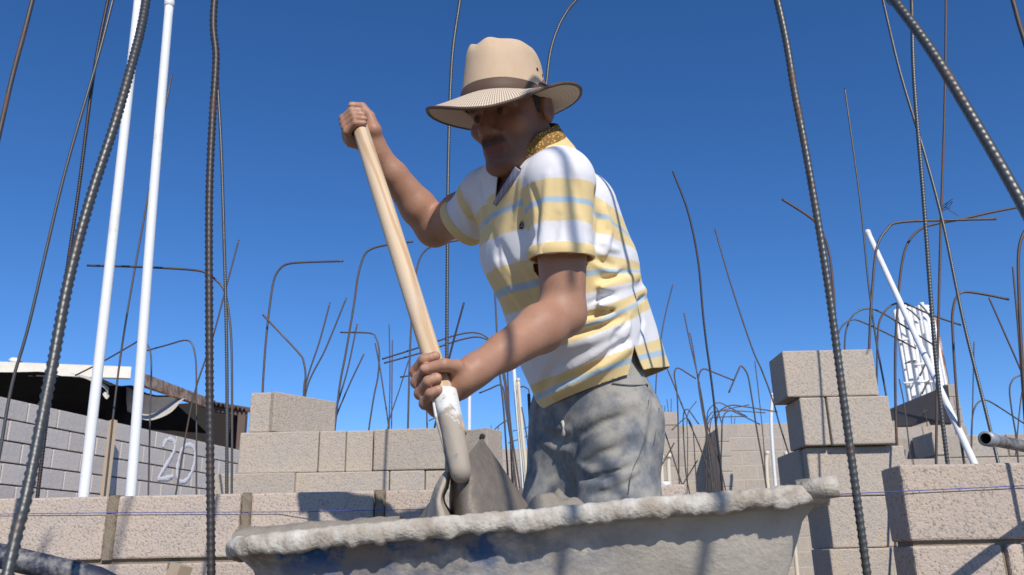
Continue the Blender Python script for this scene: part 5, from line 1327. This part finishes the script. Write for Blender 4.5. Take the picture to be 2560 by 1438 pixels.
# small embroidered boat emblem on the chest
M = Mat('thread_navy', .9); M.color((.03, .035, .09)); m_navy = M.m
def emb(polys):
    V, Fc = [], []
    for po in polys:
        b0 = len(V)
        for x, y in po:
            h_ = shirt.hit(x, y); V.append(h_ - unit(h_ - CAM) * .0022)
        Fc.append(list(range(b0, b0 + len(po))))
    return V, Fc
V, Fc = emb([[(1296, 569), (1310, 566), (1307, 572), (1299, 573)], [(1297, 566), (1303, 551), (1303, 566)], [(1305, 565), (1305, 549), (1310, 564)]])
o = part('boat_emblem', mesh_np('emblem', V, Fc, (m_navy,), False), so)

# ---- hair and hat
hair = Field(); hair.ell(Hd(0, -.008, .020), (.0765, .089, .084), HRt, .02)
V, Fq = hair.polygonise(.004); q = (V - HC) @ HRt
Vh, Th = clip_mesh(V, Fq, np.maximum(np.maximum(q[:, 1] - .020 - .3 * (q[:, 2] - .0), -.052 - q[:, 2]), q[:, 2] - .045))
M = Mat('hair_dark', .8); M.color(M.mix(M.noise(200, 3), (.02, .017, .015), (.09, .085, .08))); M.bump(M.noise(300, 3), .6, .003); m_hair = M.m
part('hair', mesh_np('hair', Vh, Th, (m_hair,)), person)
TILT = math.radians(-12)                                             # hat sits a little back on the head frame
tf = math.cos(TILT) * hf - math.sin(TILT) * hu; tu = math.sin(TILT) * hf + math.cos(TILT) * hu
HO = Hd(-.006, .018, .020)
def Ht(x, y, z): return HO + hl * x + tf * y + tu * z
M = Mat('hat_straw', .85, spec=.15)
uvx = M.n('ShaderNodeUVMap'); sx = M.n('ShaderNodeSeparateXYZ'); M.l(uvx.outputs[0], sx.inputs[0])
w1 = M.math('SINE', M.math('MULTIPLY', sx.outputs['X'], 2 * math.pi * 150)); w2 = M.math('SINE', M.math('MULTIPLY', sx.outputs['Y'], 2 * math.pi * 38))
wv_ = M.math('MULTIPLY', w1, w2); nb_ = M.noise(20, 4)
c_ = M.mix(nb_, (.60, .42, .27), (.72, .55, .38)); c_ = M.mix(M.math('MULTIPLY', M.step(wv_, -.2, -.9), .30), c_, (.30, .19, .11)); M.color(c_); M.bump(wv_, .35, .0015); m_straw = M.m
M = Mat('hat_brim_weave', .85, spec=.15)
uvx = M.n('ShaderNodeUVMap'); sx = M.n('ShaderNodeSeparateXYZ'); M.l(uvx.outputs[0], sx.inputs[0])
w1 = M.math('SINE', M.math('MULTIPLY', sx.outputs['X'], 2 * math.pi * 190)); w2 = M.math('SINE', M.math('MULTIPLY', sx.outputs['Y'], 2 * math.pi * 9))
c_ = M.mix(M.step(M.math('ADD', w1, M.math('MULTIPLY', w2, .35)), -.5, .5), (.42, .31, .22), (.74, .62, .47)); M.color(c_); M.bump(w1, .4, .0015); m_brim = M.m
M = Mat('hat_leather', .6, spec=.3); M.color(M.mix(M.noise(25, 4), (.085, .05, .032), (.14, .085, .055))); m_leather = M.m
hat = part('hat', None, person) if False else None
AX, AY, CH = .082, .100, .112
def uvgrid(me, n, m_, closed=True):
    uv = me.uv_layers.new(name='UVMap'); li = np.empty(len(me.loops), np.int32); me.loops.foreach_get('vertex_index', li)
    U = (li // m_) / n; Vv = (li % m_) / (m_ - 1)
    # unwrap the seam
    st = np.arange(0, len(li), 4)
    for k in range(4): pass
    U = U.reshape(-1, 4); mx = U.max(1, keepdims=True); U = np.where(mx - U > .5, U + 1, U).ravel()
    uv.data.foreach_set('uv', np.stack([U, Vv], -1).astype(np.float32).ravel())
n, m_ = 120, 40; V = np.empty((n, m_, 3))
for i in range(n):
    a = 2 * math.pi * i / n; ca, sa = math.cos(a), math.sin(a)       # a = 0 front, 90 his left
    for j in range(m_):
        f = j / (m_ - 1)
        prof = math.sqrt(max(0, 1 - max(0, (f * 1.0 - .52) / .48) ** 3.0)) if f > .52 else 1.0     # rounded shoulder
        zz = CH * min(1, f / .80) ** 1.0 if f < .8 else CH * (1 + .05 * (f - .8) / .2)
        wide = (1 - .11 * min(1, f / .8)) * prof
        x, y = AX * sa * wide, AY * ca * wide
        # front pinch and centre crease
        z = zz * (1.0 + .06 * ca)
        pinch = math.exp(-((ca - .72) / .22) ** 2) * (min(1, f / .7)) ** 2
        x *= 1 - .26 * pinch
        crease = math.exp(-(x / .020) ** 2) * max(0, (f - .55) / .45)
        z -= .024 * crease
        bumpf = math.exp(-((y - .062) / .018) ** 2 - (x / .030) ** 2) * max(0, (f - .45) / .55)
        z += .010 * bumpf
        z += .0025 * mnoise.noise(Vector((x * 30, y * 30, z * 30)))
        V[i, j] = Ht(x, y, z)
me = mesh_np('crown', V.reshape(-1, 3), grid(n, m_, True), (m_straw,)); uvgrid(me, n, m_)
hat = part('hat', me, person); q = hat.modifiers.new('s', 'SOLIDIFY'); q.thickness = .002
def brim_pt(a, f):
    ca, sa = math.cos(a), math.sin(a)
    w_ = .070
    x, y = (AX + w_ * f) * sa, (AY + w_ * f) * ca
    d = (math.degrees(a) + 180) % 360 - 180
    ze = sum(np.interp((d + o + 180) % 360 - 180, BRIM_A, BRIM_Z) for o in (-12, -6, 0, 6, 12)) / 5
    return x, y, -.003 + ze * f ** 1.25
BRIM_A = list(range(-180, 181, 20))                                  # 0 front, 90 his left: height of the brim edge
BRIM_Z = [.03, .02, .008, .004, .004, .0, -.005, -.012, -.03, -.05, -.066, -.062, -.037, -.006, .012, .024, .028, .03, .03]
n, m_ = 160, 16; V = np.empty((n, m_, 3))
for i in range(n):
    for j in range(m_): V[i, j] = Ht(*brim_pt(2 * math.pi * i / n, j / (m_ - 1)))
me = mesh_np('brim', V.reshape(-1, 3), grid(n, m_, True), (m_brim,)); uvgrid(me, n, m_)
o = part('brim', me, hat); q = o.modifiers.new('s', 'SOLIDIFY'); q.thickness = .0025; q.offset = 0
c = np.stack([Ht(*brim_pt(2 * math.pi * i / 200, 1.01)) for i in range(201)]); V, Fq = tube(c, .0036, 8, caps=False)
part('brim_binding', mesh_np('binding', V, Fq, (m_leather,)), hat)
V = []
for i in range(120):
    a = 2 * math.pi * i / 120; ca, sa = math.cos(a), math.sin(a)
    for k, (dz, dr) in enumerate(((-.003, .0035), (.002, .005), (.018, .004), (.024, .001))): V.append(Ht((AX * (1 - .17 * (dz + .003) / .9 / CH) + dr) * sa, (AY * (1 - .17 * (dz + .003) / .9 / CH) + dr) * ca, dz))
part('hat_band', mesh_np('band', V, grid(120, 4, True), (m_leather,)), hat)
for a, z in ((100, .058), (118, .055)):
    ca, sa = math.cos(math.radians(a)), math.sin(math.radians(a)); wd = 1 - .17 * z / CH
    p0 = Ht((AX * wd - .002) * sa, (AY * wd - .002) * ca, z); p1 = Ht((AX * wd + .003) * sa, (AY * wd + .003) * ca, z)
    V, Fc = tube(np.array([p0, p1]), .0042, 10); part('eyelet', mesh_np('eyelet', V, Fc, (m_dark,)), hat)
